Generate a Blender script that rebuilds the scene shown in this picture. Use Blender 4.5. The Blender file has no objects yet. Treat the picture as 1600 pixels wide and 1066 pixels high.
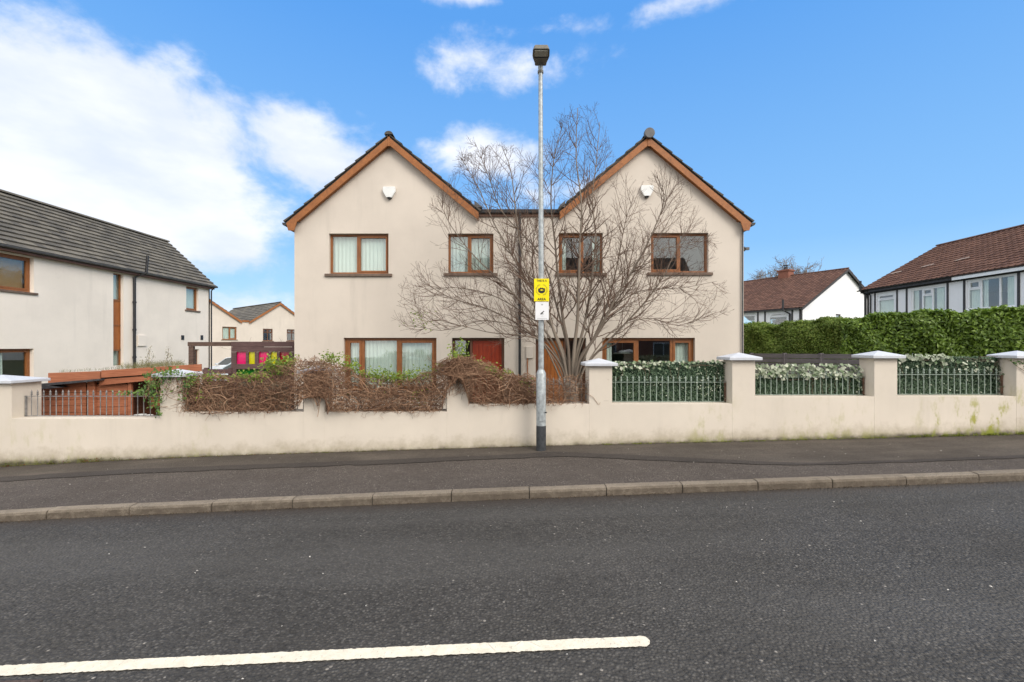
import bpy, math, random
import numpy as np
from mathutils import Vector, Matrix

random.seed(7)
rng = np.random.default_rng(11)
sc = bpy.context.scene
C = bpy.context.scene.collection
R = math.radians

# ------------------------------------------------------------------ camera, sky, sun, exposure
HZ = 540.0      # photo row of the horizon
FPX = 711.1     # focal length in photo pixels
CAMZ = 1.75
cam_d = bpy.data.cameras.new('camera'); cam = bpy.data.objects.new('camera', cam_d); C.objects.link(cam)
cam.location = (0, 0, CAMZ); cam.rotation_euler = (R(90), 0, 0)
cam_d.lens = 16.0; cam_d.sensor_width = 36.0; cam_d.shift_y = (HZ - 533.0) / 1600.0
cam_d.clip_start = 0.05; cam_d.clip_end = 2000
sc.camera = cam
sc.view_settings.view_transform = 'Standard'; sc.view_settings.look = 'None'
sc.view_settings.gamma = 1; sc.view_settings.use_curve_mapping = False
sc.view_settings.exposure = 0.93
try:
    sc.cycles.max_bounces = 8; sc.cycles.transparent_max_bounces = 12
except Exception:
    pass

SUN_EL, SUN_AZ = 34.0, 140.0      # azimuth clockwise from +Y: behind the camera, to the right
sl = bpy.data.lights.new('sun', 'SUN'); sl.energy = 1.3; sl.angle = R(30); sl.color = (1.0, 0.93, 0.84)
so = bpy.data.objects.new('sun', sl); C.objects.link(so)
sdir = Vector((math.sin(R(SUN_AZ)) * math.cos(R(SUN_EL)), math.cos(R(SUN_AZ)) * math.cos(R(SUN_EL)), math.sin(R(SUN_EL))))
so.rotation_euler = sdir.to_track_quat('Z', 'Y').to_euler(); so.location = (0, -20, 30)


class NT:
    """small helper to write node trees tersely"""
    def __init__(s, tree):
        s.t = tree; s.n = tree.nodes; s.l = tree.links
    def new(s, typ, **kw):
        n = s.n.new(typ)
        for k, v in kw.items():
            setattr(n, k, v)
        return n
    def put(s, inp, v):
        if isinstance(v, bpy.types.NodeSocket): s.l.new(v, inp)
        elif v is not None: inp.default_value = v
    def math(s, op, a, b=None, c=None, clamp=False):
        n = s.new('ShaderNodeMath', operation=op, use_clamp=clamp)
        s.put(n.inputs[0], a)
        if b is not None: s.put(n.inputs[1], b)
        if c is not None: s.put(n.inputs[2], c)
        return n.outputs[0]
    def mix(s, f, a, b, blend='MIX'):
        n = s.new('ShaderNodeMix', data_type='RGBA', blend_type=blend)
        s.put(n.inputs[0], f)
        s.put(n.inputs[6], a if isinstance(a, bpy.types.NodeSocket) else (*a, 1)[:4])
        s.put(n.inputs[7], b if isinstance(b, bpy.types.NodeSocket) else (*b, 1)[:4])
        return n.outputs[2]
    def ramp(s, v, lo, hi, a=0.0, b=1.0, smooth=True):
        n = s.new('ShaderNodeMapRange', interpolation_type='SMOOTHSTEP' if smooth else 'LINEAR')
        s.put(n.inputs[0], v); n.inputs[1].default_value = lo; n.inputs[2].default_value = hi
        n.inputs[3].default_value = a; n.inputs[4].default_value = b
        return n.outputs[0]
    def noise(s, vec, scale, detail=3, rough=0.5, dist=0.0):
        n = s.new('ShaderNodeTexNoise')
        s.put(n.inputs['Vector'], vec); n.inputs['Scale'].default_value = scale
        n.inputs['Detail'].default_value = detail; n.inputs['Roughness'].default_value = rough
        n.inputs['Distortion'].default_value = dist
        return n.outputs[0]
    def scalev(s, vec, xyz):
        n = s.new('ShaderNodeVectorMath', operation='MULTIPLY'); s.put(n.inputs[0], vec); n.inputs[1].default_value = xyz
        return n.outputs[0]


world = bpy.data.worlds.new('World'); sc.world = world; world.use_nodes = True
w = NT(world.node_tree); w.n.clear()
sky = w.new('ShaderNodeTexSky', sky_type='NISHITA')
sky.sun_disc = False; sky.sun_elevation = R(SUN_EL); sky.sun_rotation = R(SUN_AZ)
sky.air_density = 1.0; sky.dust_density = 0.5; sky.ozone_density = 2.0
tc = w.new('ShaderNodeTexCoord'); gen = tc.outputs['Generated']
sep = w.new('ShaderNodeSeparateXYZ'); w.put(sep.inputs[0], gen)
X_, Y_, Z_ = sep.outputs
az = w.math('ARCTAN2', X_, Y_); el = w.math('ARCSINE', Z_)
wob = w.noise(w.scalev(gen, (1, 1, 1.6)), 3.2, 6, 0.6)
wob2 = w.noise(w.scalev(gen, (1, 1, 1.5)), 7.0, 9, 0.62, 0.2)
# cloud banks: photo pixel centre + radius in pixels, turned into directions
def blob(px, py, rx, ry, k=1.0):
    a = math.atan2(px - 800, FPX); e = math.atan2((HZ - py), math.hypot(FPX, px - 800))
    ra = rx / FPX * math.cos(a) ** 2; re = ry / FPX * math.cos(a)
    dx = w.math('DIVIDE', w.math('SUBTRACT', az, a), ra); dz = w.math('DIVIDE', w.math('SUBTRACT', el, e), re)
    d = w.math('SQRT', w.math('ADD', w.math('MULTIPLY', dx, dx), w.math('MULTIPLY', dz, dz)))
    return w.math('MULTIPLY', w.math('SUBTRACT', 1.0, d), k)
blobs = [blob(150, 260, 440, 205, 2.1), blob(-60, 170, 380, 130, 1.2), blob(330, 330, 190, 120, 0.8), blob(480, 245, 190, 75, 1.0), blob(30, 60, 130, 25, .35),
         blob(200, 500, 420, 110, 0.9),
         blob(825, 105, 175, 48, 0.78), blob(860, 45, 160, 26, 0.6), blob(770, 240, 125, 42, 0.75), blob(900, 295, 90, 30, .5), blob(1100, -6, 330, 14, 0.35), blob(740, 0, 120, 12, .5)]
m = blobs[0]
for b in blobs[1:]:
    m = w.math('MAXIMUM', m, b)
# unseen cloud beside, behind and overhead, added near-solid to whiten the ambient light
far = w.math('MAXIMUM', w.ramp(w.math('ABSOLUTE', az), 0.95, 1.3), w.ramp(el, 0.68, 1.0))
gen_cloud = w.math('MULTIPLY', w.math('SUBTRACT', w.noise(w.scalev(gen, (1, 1, 2.0)), 1.7, 3, 0.5), 0.24), w.math('MULTIPLY', far, 4.0))
m = w.math('MAXIMUM', m, w.math('SUBTRACT', gen_cloud, w.math('MULTIPLY', w.math('SUBTRACT', 1.0, far), 3.0)))
fld = w.math('ADD', m, w.math('ADD', w.math('MULTIPLY', w.math('SUBTRACT', wob, 0.5), 1.7), w.math('MULTIPLY', w.math('SUBTRACT', wob2, 0.5), 1.6)))
dens = w.ramp(fld, 0.05, 0.78)
dens = w.math('MULTIPLY', dens, 0.93)
shade = w.noise(w.scalev(gen, (1, 1, 2.4)), 4.5, 5, 0.55)
ccol = w.mix(w.ramp(shade, 0.3, 0.7), (5.0, 5.4, 6.2), (6.5, 6.6, 6.9))
ccol = w.mix(w.math('MAXIMUM', w.ramp(w.math('ABSOLUTE', az), 1.0, 2.0), w.math('MULTIPLY', w.ramp(el, .7, 1.1), .8)), ccol, (10.6, 10.3, 9.9))  # out-of-view cloud set brighter for a whiter, stronger fill
# saturate the blue slightly as the photo's sky
grad = w.mix(w.ramp(el, 0.02, 0.20, smooth=False), (2.9, 4.6, 6.3), (1.7, 3.65, 6.3))
grad = w.mix(w.ramp(el, 0.15, 0.62, smooth=False), grad, (.68, 2.4, 5.8))
skyc = w.mix(0.85, sky.outputs[0], grad)
final = w.mix(dens, skyc, ccol)
bg = w.new('ShaderNodeBackground'); bg.inputs['Strength'].default_value = 0.088
w.put(bg.inputs['Color'], final)
wo = w.new('ShaderNodeOutputWorld'); w.l.new(bg.outputs[0], wo.inputs[0])

# ------------------------------------------------------------------ object helpers
FR = {}        # thing -> frame offset (its base position)


def P(px, py, Y):
    """the point at depth Y that the photo shows at pixel px, py"""
    return Vector(((px - 800) / FPX * Y, Y, CAMZ + (HZ - py) / FPX * Y))


def XX(px, Y): return (px - 800) / FPX * Y
def ZZ(py, Y): return CAMZ + (HZ - py) / FPX * Y


def tag(o, label=None, cat=None, group=None, kind=None):
    if label: o['label'] = label
    if cat: o['category'] = cat
    if group: o['group'] = group
    if kind: o['kind'] = kind
    return o


def thing(name, loc, label, cat, group=None, rz=0.0):
    o = bpy.data.objects.new(name, None); C.objects.link(o)
    o.location = loc; o.rotation_euler = (0, 0, rz); o.empty_display_size = 0.2
    FR[o.name] = Vector(loc) if rz == 0 else None
    return tag(o, label, cat, group)


def root_of(o):
    while o.parent: o = o.parent
    return o


class MB:
    def __init__(s): s.v = []; s.f = []; s.t = []; s.ti = 0.5
    def add(s, vs, fs):
        b = len(s.v); s.v += [tuple(v) for v in vs]; s.f += [tuple(i + b for i in f) for f in fs]; s.t += [s.ti] * len(fs)
        return s
    def box(s, x0, x1, y0, y1, z0, z1):
        return s.hexa([(x0, y0, z0), (x1, y0, z0), (x1, y1, z0), (x0, y1, z0), (x0, y0, z1), (x1, y0, z1), (x1, y1, z1), (x0, y1, z1)])
    def hexa(s, v):
        return s.add(v, [(0, 3, 2, 1), (4, 5, 6, 7), (0, 1, 5, 4), (1, 2, 6, 5), (2, 3, 7, 6), (3, 0, 4, 7)])
    def prism(s, poly, vec):
        n = len(poly); vec = Vector(vec); a = [Vector(p) for p in poly]; b = [p + vec for p in a]
        return s.add(a + b, [tuple(range(n))[::-1], tuple(range(n, 2 * n))] + [(i, (i + 1) % n, (i + 1) % n + n, i + n) for i in range(n)])
    def fbox(s, F, u0, u1, z0, z1, d0, d1):
        return s.hexa([F.pt(u0, z0, d0), F.pt(u1, z0, d0), F.pt(u1, z0, d1), F.pt(u0, z0, d1), F.pt(u0, z1, d0), F.pt(u1, z1, d0), F.pt(u1, z1, d1), F.pt(u0, z1, d1)])
    def tube(s, pts, rad, n=8, cap=True):
        pts = [Vector(p) for p in pts]
        if not hasattr(rad, '__len__'): rad = [rad] * len(pts)
        vs = []; fs = []
        for i, p in enumerate(pts):
            d = (pts[min(i + 1, len(pts) - 1)] - pts[max(i - 1, 0)]).normalized()
            a = d.orthogonal().normalized() if abs(d.z) < .99 else Vector((1, 0, 0)); b = d.cross(a).normalized(); a = b.cross(d)
            if i and (a.dot(pa) < 0.5):
                a = (pa - d * pa.dot(d)).normalized(); b = d.cross(a)
            pa = a
            for k in range(n):
                t = 2 * math.pi * k / n
                vs.append(p + (a * math.cos(t) + b * math.sin(t)) * rad[i])
        for i in range(len(pts) - 1):
            for k in range(n):
                k2 = (k + 1) % n
                fs.append((i * n + k, i * n + k2, (i + 1) * n + k2, (i + 1) * n + k))
        if cap:
            fs.append(tuple(range(n))[::-1]); fs.append(tuple((len(pts) - 1) * n + k for k in range(n)))
        return s.add(vs, fs)
    def build(s, name, mat, parent=None, smooth=False, bevel=0.0, kind=None, local=False):
        me = bpy.data.meshes.new(name); off = Vector((0, 0, 0))
        if parent is not None and not local:
            off = FR.get(root_of(parent).name) or Vector((0, 0, 0))
        me.from_pydata([(v[0] - off[0], v[1] - off[1], v[2] - off[2]) for v in s.v], [], s.f)
        at = me.attributes.new('tint', 'FLOAT', 'FACE'); at.data.foreach_set('value', s.t)
        fix_normals(me)
        if smooth: me.shade_smooth()
        me.materials.append(mat); me.update()
        o = bpy.data.objects.new(name, me); C.objects.link(o); o.parent = parent
        if bevel:
            b = o.modifiers.new('bevel', 'BEVEL'); b.width = bevel; b.segments = 2; b.limit_method = 'ANGLE'
        if kind: o['kind'] = kind
        return o


def fix_normals(me):
    import bmesh
    bm = bmesh.new(); bm.from_mesh(me); bmesh.ops.recalc_face_normals(bm, faces=bm.faces); bm.to_mesh(me); bm.free()


def np_mesh(name, V, Q, mat, parent=None, tint=None, smooth=False, kind=None):
    """fast mesh from arrays; Q is (n,4) or (n,3)"""
    V = np.asarray(V, float)
    off = Vector((0, 0, 0))
    if parent is not None:
        off = FR.get(root_of(parent).name) or Vector((0, 0, 0))
    V = V - np.array(off)
    me = bpy.data.meshes.new(name); k = Q.shape[1]
    me.vertices.add(len(V)); me.vertices.foreach_set('co', V.astype(np.float32).ravel())
    me.loops.add(Q.size); me.loops.foreach_set('vertex_index', Q.astype(np.int32).ravel())
    me.polygons.add(len(Q)); me.polygons.foreach_set('loop_start', np.arange(0, Q.size, k, dtype=np.int32))
    me.update(calc_edges=True)
    if tint is not None:
        at = me.attributes.new('tint', 'FLOAT', 'FACE'); at.data.foreach_set('value', np.asarray(tint, np.float32))
    if smooth: me.shade_smooth()
    me.materials.append(mat)
    o = bpy.data.objects.new(name, me); C.objects.link(o); o.parent = parent
    if kind: o['kind'] = kind
    return o


def strands(paths, radii, n=3):
    """paths: list of (k,3) arrays -> verts, quads, tint"""
    Vs = []; Qs = []; T = []; base = 0
    ang = np.arange(n) * 2 * math.pi / n
    ca, sa = np.cos(ang), np.sin(ang)
    for p, r in zip(paths, radii):
        p = np.asarray(p, float); k = len(p)
        d = np.gradient(p, axis=0); d /= np.linalg.norm(d, axis=1, keepdims=True) + 1e-9
        ref = np.array([0.31, 0.87, 0.38]) if abs(d[:, 1]).max() < .9 else np.array([.9, .1, .4])
        a = np.cross(d, ref); a /= np.linalg.norm(a, axis=1, keepdims=True) + 1e-9
        b = np.cross(d, a)
        r = np.asarray(r) if hasattr(r, '__len__') else np.full(k, r)
        v = p[:, None, :] + (a[:, None, :] * ca[None, :, None] + b[:, None, :] * sa[None, :, None]) * r[:, None, None]
        Vs.append(v.reshape(-1, 3))
        i = np.arange(k - 1)[:, None] * n; j = np.arange(n)[None, :]; j2 = (j + 1) % n
        q = np.stack([i + j, i + j2, i + n + j2, i + n + j], -1).reshape(-1, 4) + base
        Qs.append(q); T.append(np.full(len(q), rng.random())); base += k * n
    return np.concatenate(Vs), np.concatenate(Qs), np.concatenate(T)


def leaves(cen, nrm, L, W, fold=0.25, up=None):
    """folded rhombus leaves: centre, facing, length, width"""
    cen = np.asarray(cen, float); n = len(cen)
    nrm = nrm / (np.linalg.norm(nrm, axis=1, keepdims=True) + 1e-9)
    t = rng.normal(size=(n, 3)) if up is None else up + rng.normal(size=(n, 3)) * .5
    t -= nrm * (t * nrm).sum(1, keepdims=True); t /= np.linalg.norm(t, axis=1, keepdims=True) + 1e-9
    s = np.cross(nrm, t)
    L = np.broadcast_to(L, n)[:, None]; W = np.broadcast_to(W, n)[:, None]
    b = cen - t * L * .5; e = cen + t * L * .5 - nrm * L * .12
    l = cen - s * W * .5 + nrm * W * fold; r = cen + s * W * .5 + nrm * W * fold
    V = np.stack([b, l, e, r], 1).reshape(-1, 3)
    i = np.arange(n) * 4
    T = np.concatenate([np.stack([i, i + 1, i + 2], 1), np.stack([i, i + 2, i + 3], 1)])
    tv = rng.random(n)
    return V, T, np.concatenate([tv, tv])


class Facade:
    def __init__(s, O, U, N):
        s.O = Vector(O); s.U = Vector(U).normalized(); s.N = Vector(N).normalized()
    def pt(s, u, z, d=0.0):
        return s.O + s.U * u + s.N * d + Vector((0, 0, z))


# ------------------------------------------------------------------ materials
def mat(name):
    m_ = bpy.data.materials.new(name); m_.use_nodes = True
    t = NT(m_.node_tree); t.n.clear()
    bs = t.new('ShaderNodeBsdfPrincipled'); out = t.new('ShaderNodeOutputMaterial'); t.l.new(bs.outputs[0], out.inputs[0])
    return m_, t, bs


def objco(t):
    g = t.new('ShaderNodeNewGeometry'); return g.outputs['Position']


def bump(t, bs, h, strength, dist):
    b = t.new('ShaderNodeBump'); b.inputs['Strength'].default_value = strength; b.inputs['Distance'].default_value = dist
    t.put(b.inputs['Height'], h); t.l.new(b.outputs[0], bs.inputs['Normal'])


def simple(name, col, rough=0.6, metal=0.0, var=0.15, nscale=6.0, bmp=0.0, bscale=60, spec=0.4):
    m_, t, bs = mat(name); p = objco(t)
    c2 = tuple(c * (1 - var) for c in col); c1 = tuple(min(1, c * (1 + var)) for c in col)
    t.put(bs.inputs['Base Color'], t.mix(t.ramp(t.noise(p, nscale, 5, .6), .3, .7), c2, c1))
    bs.inputs['Roughness'].default_value = rough; bs.inputs['Metallic'].default_value = metal
    bs.inputs['Specular IOR Level'].default_value = spec
    if bmp: bump(t, bs, t.noise(p, bscale, 4), bmp, .01)
    return m_


def render_mat(name, col, ground_slope=None, dirt=(0.16, 0.17, 0.07), streak=.12, bands=True):
    """painted roughcast wall; moss and splash dirt gather near the foot when ground_slope is given"""
    m_, t, bs = mat(name); p = objco(t)
    big = t.noise(p, .7, 5, .6); mid = t.noise(p, 4, 5, .65); fine = t.noise(p, 220, 3, .6)
    c = t.mix(t.ramp(big, .3, .72), tuple(x * .93 for x in col), tuple(x * 1.03 for x in col))
    st = t.noise(t.scalev(p, (2.2, 2.2, .22)), 1.6, 6, .62)
    c = t.mix(t.math('MULTIPLY', t.ramp(st, .52, .78), streak * 2), c, tuple(x * .72 for x in col))
    c = t.mix(t.math('MULTIPLY', t.ramp(mid, .55, .8), .10), c, tuple(x * .6 for x in col))
    if ground_slope is not None:
        s = t.new('ShaderNodeSeparateXYZ'); t.put(s.inputs[0], p)
        h = t.math('SUBTRACT', s.outputs[2], t.math('ADD', t.math('MULTIPLY', s.outputs[0], .030), ground_slope))
        jag = t.noise(p, 5, 6, .7)
        foot = t.ramp(t.math('ADD', h, t.math('MULTIPLY', jag, -.55)), -.30, .0, 1, 0)
        c = t.mix(t.math('MULTIPLY', foot, .55), c, (.30, .25, .16))
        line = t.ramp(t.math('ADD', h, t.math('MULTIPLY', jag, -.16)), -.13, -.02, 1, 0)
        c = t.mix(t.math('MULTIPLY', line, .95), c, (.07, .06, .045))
        # moss: patches low down, strongest at the two ends and on the bay by the screens
        mz = t.ramp(h, .12, .85, 1, 0)
        def spot(x0, r_):
            return t.ramp(t.math('ABSOLUTE', t.math('SUBTRACT', s.outputs[0], x0)), r_ * .3, r_, 1, 0)
        sp = t.math('MAXIMUM', t.math('MAXIMUM', spot(8.4, 1.5), t.math('MULTIPLY', spot(-8.3, 1.1), .25)), t.math('MULTIPLY', spot(3.6, .6), .45))
        sp = t.math('MAXIMUM', sp, t.math('MULTIPLY', spot(-5.6, .5), .2)); sp = t.math('MAXIMUM', sp, t.math('MULTIPLY', spot(5.6, 1.2), .35))
        mn = t.noise(t.scalev(p, (1, 1, .45)), 4.2, 7, .68)
        moss = t.math('MULTIPLY', t.math('MULTIPLY', t.ramp(mn, .50, .66), sp), t.math('ADD', mz, .28))
        c = t.mix(t.math('MULTIPLY', moss, 1.0, clamp=True), c, (.34, .33, .09))
        low_m = t.math('MULTIPLY', t.math('MULTIPLY', t.ramp(h, .0, .14, 1, 0), t.ramp(mn, .42, .58)), t.math('ADD', t.math('MULTIPLY', sp, .9), .12))
        low_m = t.math('MULTIPLY', low_m, .9); c = t.mix(low_m, c, (.22, .24, .04))
    t.put(bs.inputs['Base Color'], c)
    bs.inputs['Roughness'].default_value = .9; bs.inputs['Specular IOR Level'].default_value = .2
    bump(t, bs, t.math('ADD', fine, t.math('MULTIPLY', mid, .8)), .35, .006)
    return m_


M = {}
M['render'] = render_mat('cream_render', (.62, .555, .485), streak=.20)
M['render_left'] = render_mat('pale_render', (.82, .748, .66), streak=.12)
M['wall'] = render_mat('garden_wall_paint', (.65, .585, .50), ground_slope=-.05, streak=.14)
M['white_render'] = render_mat('white_render', (.78, .79, .81), streak=.10)
M['cap'] = simple('painted_cap', (.52, .54, .58), .6, var=.05, nscale=8, bmp=.1)
M['timber_orange'] = None


def wood(name, a, b, rough=.5, sc_=(3, 3, 40), spec=.4, gl=0.0):
    m_, t, bs = mat(name); p = objco(t)
    g = t.noise(t.scalev(p, sc_), 1.0, 6, .65, .6); g2 = t.noise(p, 2.2, 4)
    c = t.mix(t.ramp(g, .3, .7), a, b); c = t.mix(t.math('MULTIPLY', t.ramp(g2, .4, .75), .35), c, tuple(x * .6 for x in a))
    t.put(bs.inputs['Base Color'], c); bs.inputs['Roughness'].default_value = rough; bs.inputs['Specular IOR Level'].default_value = spec
    bump(t, bs, g, .25, .004)
    return m_


M['barge'] = wood('stained_barge_timber', (.25, .088, .024), (.34, .125, .034), .55, (14, 14, 14))
M['frame'] = wood('brown_window_timber', (.21, .075, .023), (.29, .11, .034), .42, (25, 25, 6))
M['frame_dark'] = wood('dark_brown_timber', (.10, .045, .026), (.16, .07, .038), .5, (25, 25, 6))
M['door_red'] = wood('red_brown_door', (.23, .026, .010), (.33, .045, .014), .35, (25, 25, 3))
M['door_orange'] = wood('orange_brown_door', (.27, .085, .02), (.38, .13, .03), .4, (25, 25, 3))
M['sill'] = simple('brown_stone_sill', (.15, .105, .08), .8, var=.25, nscale=12, bmp=.3)
M['black'] = simple('black_plastic', (.02, .02, .022), .4, var=.3)
M['white_plastic'] = simple('white_plastic', (.72, .73, .72), .4, var=.05)
M['fence_grey'] = wood('grey_weathered_fence', (.11, .10, .105), (.17, .155, .16), .85, (2, 2, 40), .2)
M['shed'] = wood('red_cedar_boards', (.27, .092, .046), (.41, .158, .082), .75, (3, 3, 45), .25)
M['play_wood'] = wood('purple_brown_timber', (.085, .05, .048), (.15, .09, .085), .7, (4, 4, 45), .25)
M['pergola'] = wood('weathered_beam', (.08, .05, .04), (.15, .10, .08), .8, (4, 4, 30), .2)
M['felt'] = simple('roofing_felt', (.045, .045, .05), .8, var=.4, nscale=10, bmp=.4)
M['soil'] = simple('soil', (.07, .045, .03), .95, var=.4, nscale=30, bmp=.8)
M['white_paint'] = simple('white_window_paint', (.74, .76, .78), .4, var=.04)
M['black_timber'] = simple('black_painted_timber', (.035, .033, .035), .6, var=.3)
M['lead'] = simple('grey_plastic_gutter', (.09, .09, .095), .45, var=.2)
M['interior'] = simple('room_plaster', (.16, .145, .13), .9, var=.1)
M['floor'] = simple('room_floor', (.10, .07, .05), .8)


def roof_mat(name, a, b, lichen, amt, tintamp=.35):
    m_, t, bs = mat(name); p = objco(t)
    at = t.new('ShaderNodeAttribute', attribute_name='tint')
    c = t.mix(at.outputs['Fac'], a, b)
    n1 = t.noise(p, 1.6, 6, .7); n2 = t.noise(p, 30, 5, .75)
    c = t.mix(t.math('MULTIPLY', t.math('MULTIPLY', t.ramp(n2, .48, .7), t.ramp(n1, .35, .7)), amt), c, lichen)
    c = t.mix(t.math('MULTIPLY', t.ramp(t.noise(p, 5, 5, .7), .5, .8), .35), c, tuple(x * .45 for x in a))
    t.put(bs.inputs['Base Color'], c); bs.inputs['Roughness'].default_value = .85; bs.inputs['Specular IOR Level'].default_value = .25
    bump(t, bs, n2, .5, .008)
    return m_


M['slate'] = roof_mat('grey_concrete_tiles', (.095, .088, .078), (.175, .158, .130), (.36, .32, .23), .7)
M['verge'] = roof_mat('dark_concrete_tiles', (.055, .05, .045), (.10, .09, .08), (.2, .19, .13), .5)
M['redtile'] = roof_mat('red_brown_pantiles', (.085, .043, .032), (.15, .078, .056), (.21, .15, .10), .45)
M['brick'] = simple('chimney_brick', (.22, .09, .06), .9, var=.35, nscale=25, bmp=.5)


def asphalt(name, base, stone, amt=.5, scale=95, rough=.78, big=.25, tintc=None, spk=.985):
    m_, t, bs = mat(name); p = objco(t)
    v = t.new('ShaderNodeTexVoronoi', feature='F1'); t.put(v.inputs['Vector'], p); v.inputs['Scale'].default_value = scale
    sepc = t.new('ShaderNodeSeparateColor'); t.put(sepc.inputs[0], v.outputs['Color'])
    rnd = sepc.outputs[0]
    edge = t.ramp(v.outputs['Distance'], .25, .62, 1, 0)
    c = t.mix(t.math('MULTIPLY', t.math('MULTIPLY', t.ramp(rnd, .15, .95, smooth=False), edge), amt), base, stone)
    c = t.mix(t.math('MULTIPLY', t.ramp(sepc.outputs[1], .78, .90), .65), c, tuple(x * .35 for x in base))
    # rare pale chips
    c = t.mix(t.math('MULTIPLY', t.ramp(sepc.outputs[2], spk, spk + .006), t.math('MULTIPLY', edge, .9)), c, (.42, .38, .33))
    n = t.noise(p, .8, 5, .6); n2 = t.noise(t.scalev(p, (.5, 2.2, 1)), 1.1, 4, .6); n3 = t.noise(p, 9, 4, .7)
    c = t.mix(t.math('MULTIPLY', t.ramp(n, .35, .7), big), c, tuple(x * .55 for x in base))
    c = t.mix(t.math('MULTIPLY', t.ramp(n2, .45, .75), big * .8), c, tuple(min(1, x * 1.7) for x in (tintc or base)))
    c = t.mix(t.math('MULTIPLY', t.ramp(n3, .4, .7), .25), c, tuple(x * .5 for x in base))
    if name == 'road_asphalt':      # silt and grime washed to the channel
        s3 = t.new('ShaderNodeSeparateXYZ'); t.put(s3.inputs[0], p)
        dk = t.math('SUBTRACT', t.math('SUBTRACT', s3.outputs[1], t.math('MULTIPLY', s3.outputs[0], .035)), 5.76)
        dk = t.math('ADD', dk, t.math('MULTIPLY', t.math('SUBTRACT', n3, .5), .18))
        c = t.mix(t.math('MULTIPLY', t.ramp(dk, -.42, -.06), .75), c, (.045, .034, .026))
        pol = t.noise(t.scalev(p, (.12, .9, 1)), 1.0, 4, .5); c = t.mix(t.math('MULTIPLY', t.ramp(pol, .42, .62), .3), c, (.10, .095, .088))
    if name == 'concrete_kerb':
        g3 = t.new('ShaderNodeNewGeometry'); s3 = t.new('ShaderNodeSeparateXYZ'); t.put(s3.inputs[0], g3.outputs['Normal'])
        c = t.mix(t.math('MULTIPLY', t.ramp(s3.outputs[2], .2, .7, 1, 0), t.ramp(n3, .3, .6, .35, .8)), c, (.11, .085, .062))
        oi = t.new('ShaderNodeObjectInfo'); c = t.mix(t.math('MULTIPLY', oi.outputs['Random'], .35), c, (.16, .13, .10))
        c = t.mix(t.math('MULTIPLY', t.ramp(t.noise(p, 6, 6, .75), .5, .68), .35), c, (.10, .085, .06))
    t.put(bs.inputs['Base Color'], c)
    t.put(bs.inputs['Roughness'], t.ramp(n, .3, .7, rough - .1, rough + .08)); bs.inputs['Specular IOR Level'].default_value = .35
    h = t.math('ADD', t.math('MULTIPLY', v.outputs['Distance'], -1.0), t.math('MULTIPLY', t.noise(p, scale * .35, 3, .6), 1.2))
    bump(t, bs, h, 1.0, .014)
    return m_


M['road'] = asphalt('road_asphalt', (.050, .046, .041), (.15, .139, .124), .85, 44, .72, .30, spk=.992)
M['pavement'] = asphalt('pavement_tarmac', (.085, .069, .058), (.25, .21, .18), .6, 75, .82, .28, spk=.962)
M['patch'] = asphalt('dark_tarmac_band', (.062, .051, .044), (.11, .095, .083), .4, 110, .8, .3, spk=.995)
M['patch_old'] = asphalt('old_tarmac_strip', (.10, .082, .067), (.19, .165, .14), .4, 110, .85, .5, tintc=(.12, .10, .08), spk=.985)
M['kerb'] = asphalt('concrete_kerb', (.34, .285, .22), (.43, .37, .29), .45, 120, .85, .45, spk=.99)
M['grout'] = simple('dirt_joint', (.03, .027, .022), .95, var=.4, nscale=30)


def mline():
    m_, t, bs = mat('road_line_paint'); p = objco(t)
    n = t.noise(p, 14, 6, .7); n2 = t.noise(t.scalev(p, (1.5, .6, 1)), 60, 5, .7)
    c = t.mix(t.ramp(n, .3, .7), (.66, .595, .47), (.80, .73, .59))
    c = t.mix(t.math('MULTIPLY', t.ramp(n2, .58, .70), .7), c, (.20, .18, .15))
    cr = t.new('ShaderNodeTexVoronoi', feature='DISTANCE_TO_EDGE'); t.put(cr.inputs['Vector'], t.scalev(p, (1, .8, 1))); cr.inputs['Scale'].default_value = 2.4
    c = t.mix(t.math('MULTIPLY', t.ramp(cr.outputs['Distance'], .002, .007, .5, 0), t.ramp(n, .5, .6)), c, (.2, .18, .15))
    t.put(bs.inputs['Base Color'], c); bs.inputs['Roughness'].default_value = .7
    bump(t, bs, t.noise(p, 90, 3), .5, .006)
    return m_


M['line'] = mline()
M['ground'] = simple('garden_earth', (.075, .085, .04), .95, var=.4, nscale=3, bmp=.6)


def glass():
    m_ = bpy.data.materials.new('window_glass'); m_.use_nodes = True
    t = NT(m_.node_tree); t.n.clear(); out = t.new('ShaderNodeOutputMaterial')
    fr = t.new('ShaderNodeLayerWeight'); fr.inputs[0].default_value = .5
    g = t.new('ShaderNodeBsdfGlossy'); g.inputs['Roughness'].default_value = 0.01; g.inputs['Color'].default_value = (1, 1, 1, 1)
    b = t.new('ShaderNodeBump'); b.inputs['Strength'].default_value = .008; b.inputs['Distance'].default_value = .01
    t.put(b.inputs['Height'], t.noise(objco(t), 1.8, 2)); t.l.new(b.outputs[0], g.inputs['Normal'])
    tr = t.new('ShaderNodeBsdfTransparent'); tr.inputs['Color'].default_value = (.94, .98, .96, 1)
    mx = t.new('ShaderNodeMixShader')
    t.put(mx.inputs[0], t.math('ADD', t.math('MULTIPLY', t.math('POWER', fr.outputs['Facing'], 4.0), .75), .085, clamp=True))
    t.l.new(tr.outputs[0], mx.inputs[1]); t.l.new(g.outputs[0], mx.inputs[2]); t.l.new(mx.outputs[0], out.inputs[0])
    return m_


M['glass'] = glass()


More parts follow.
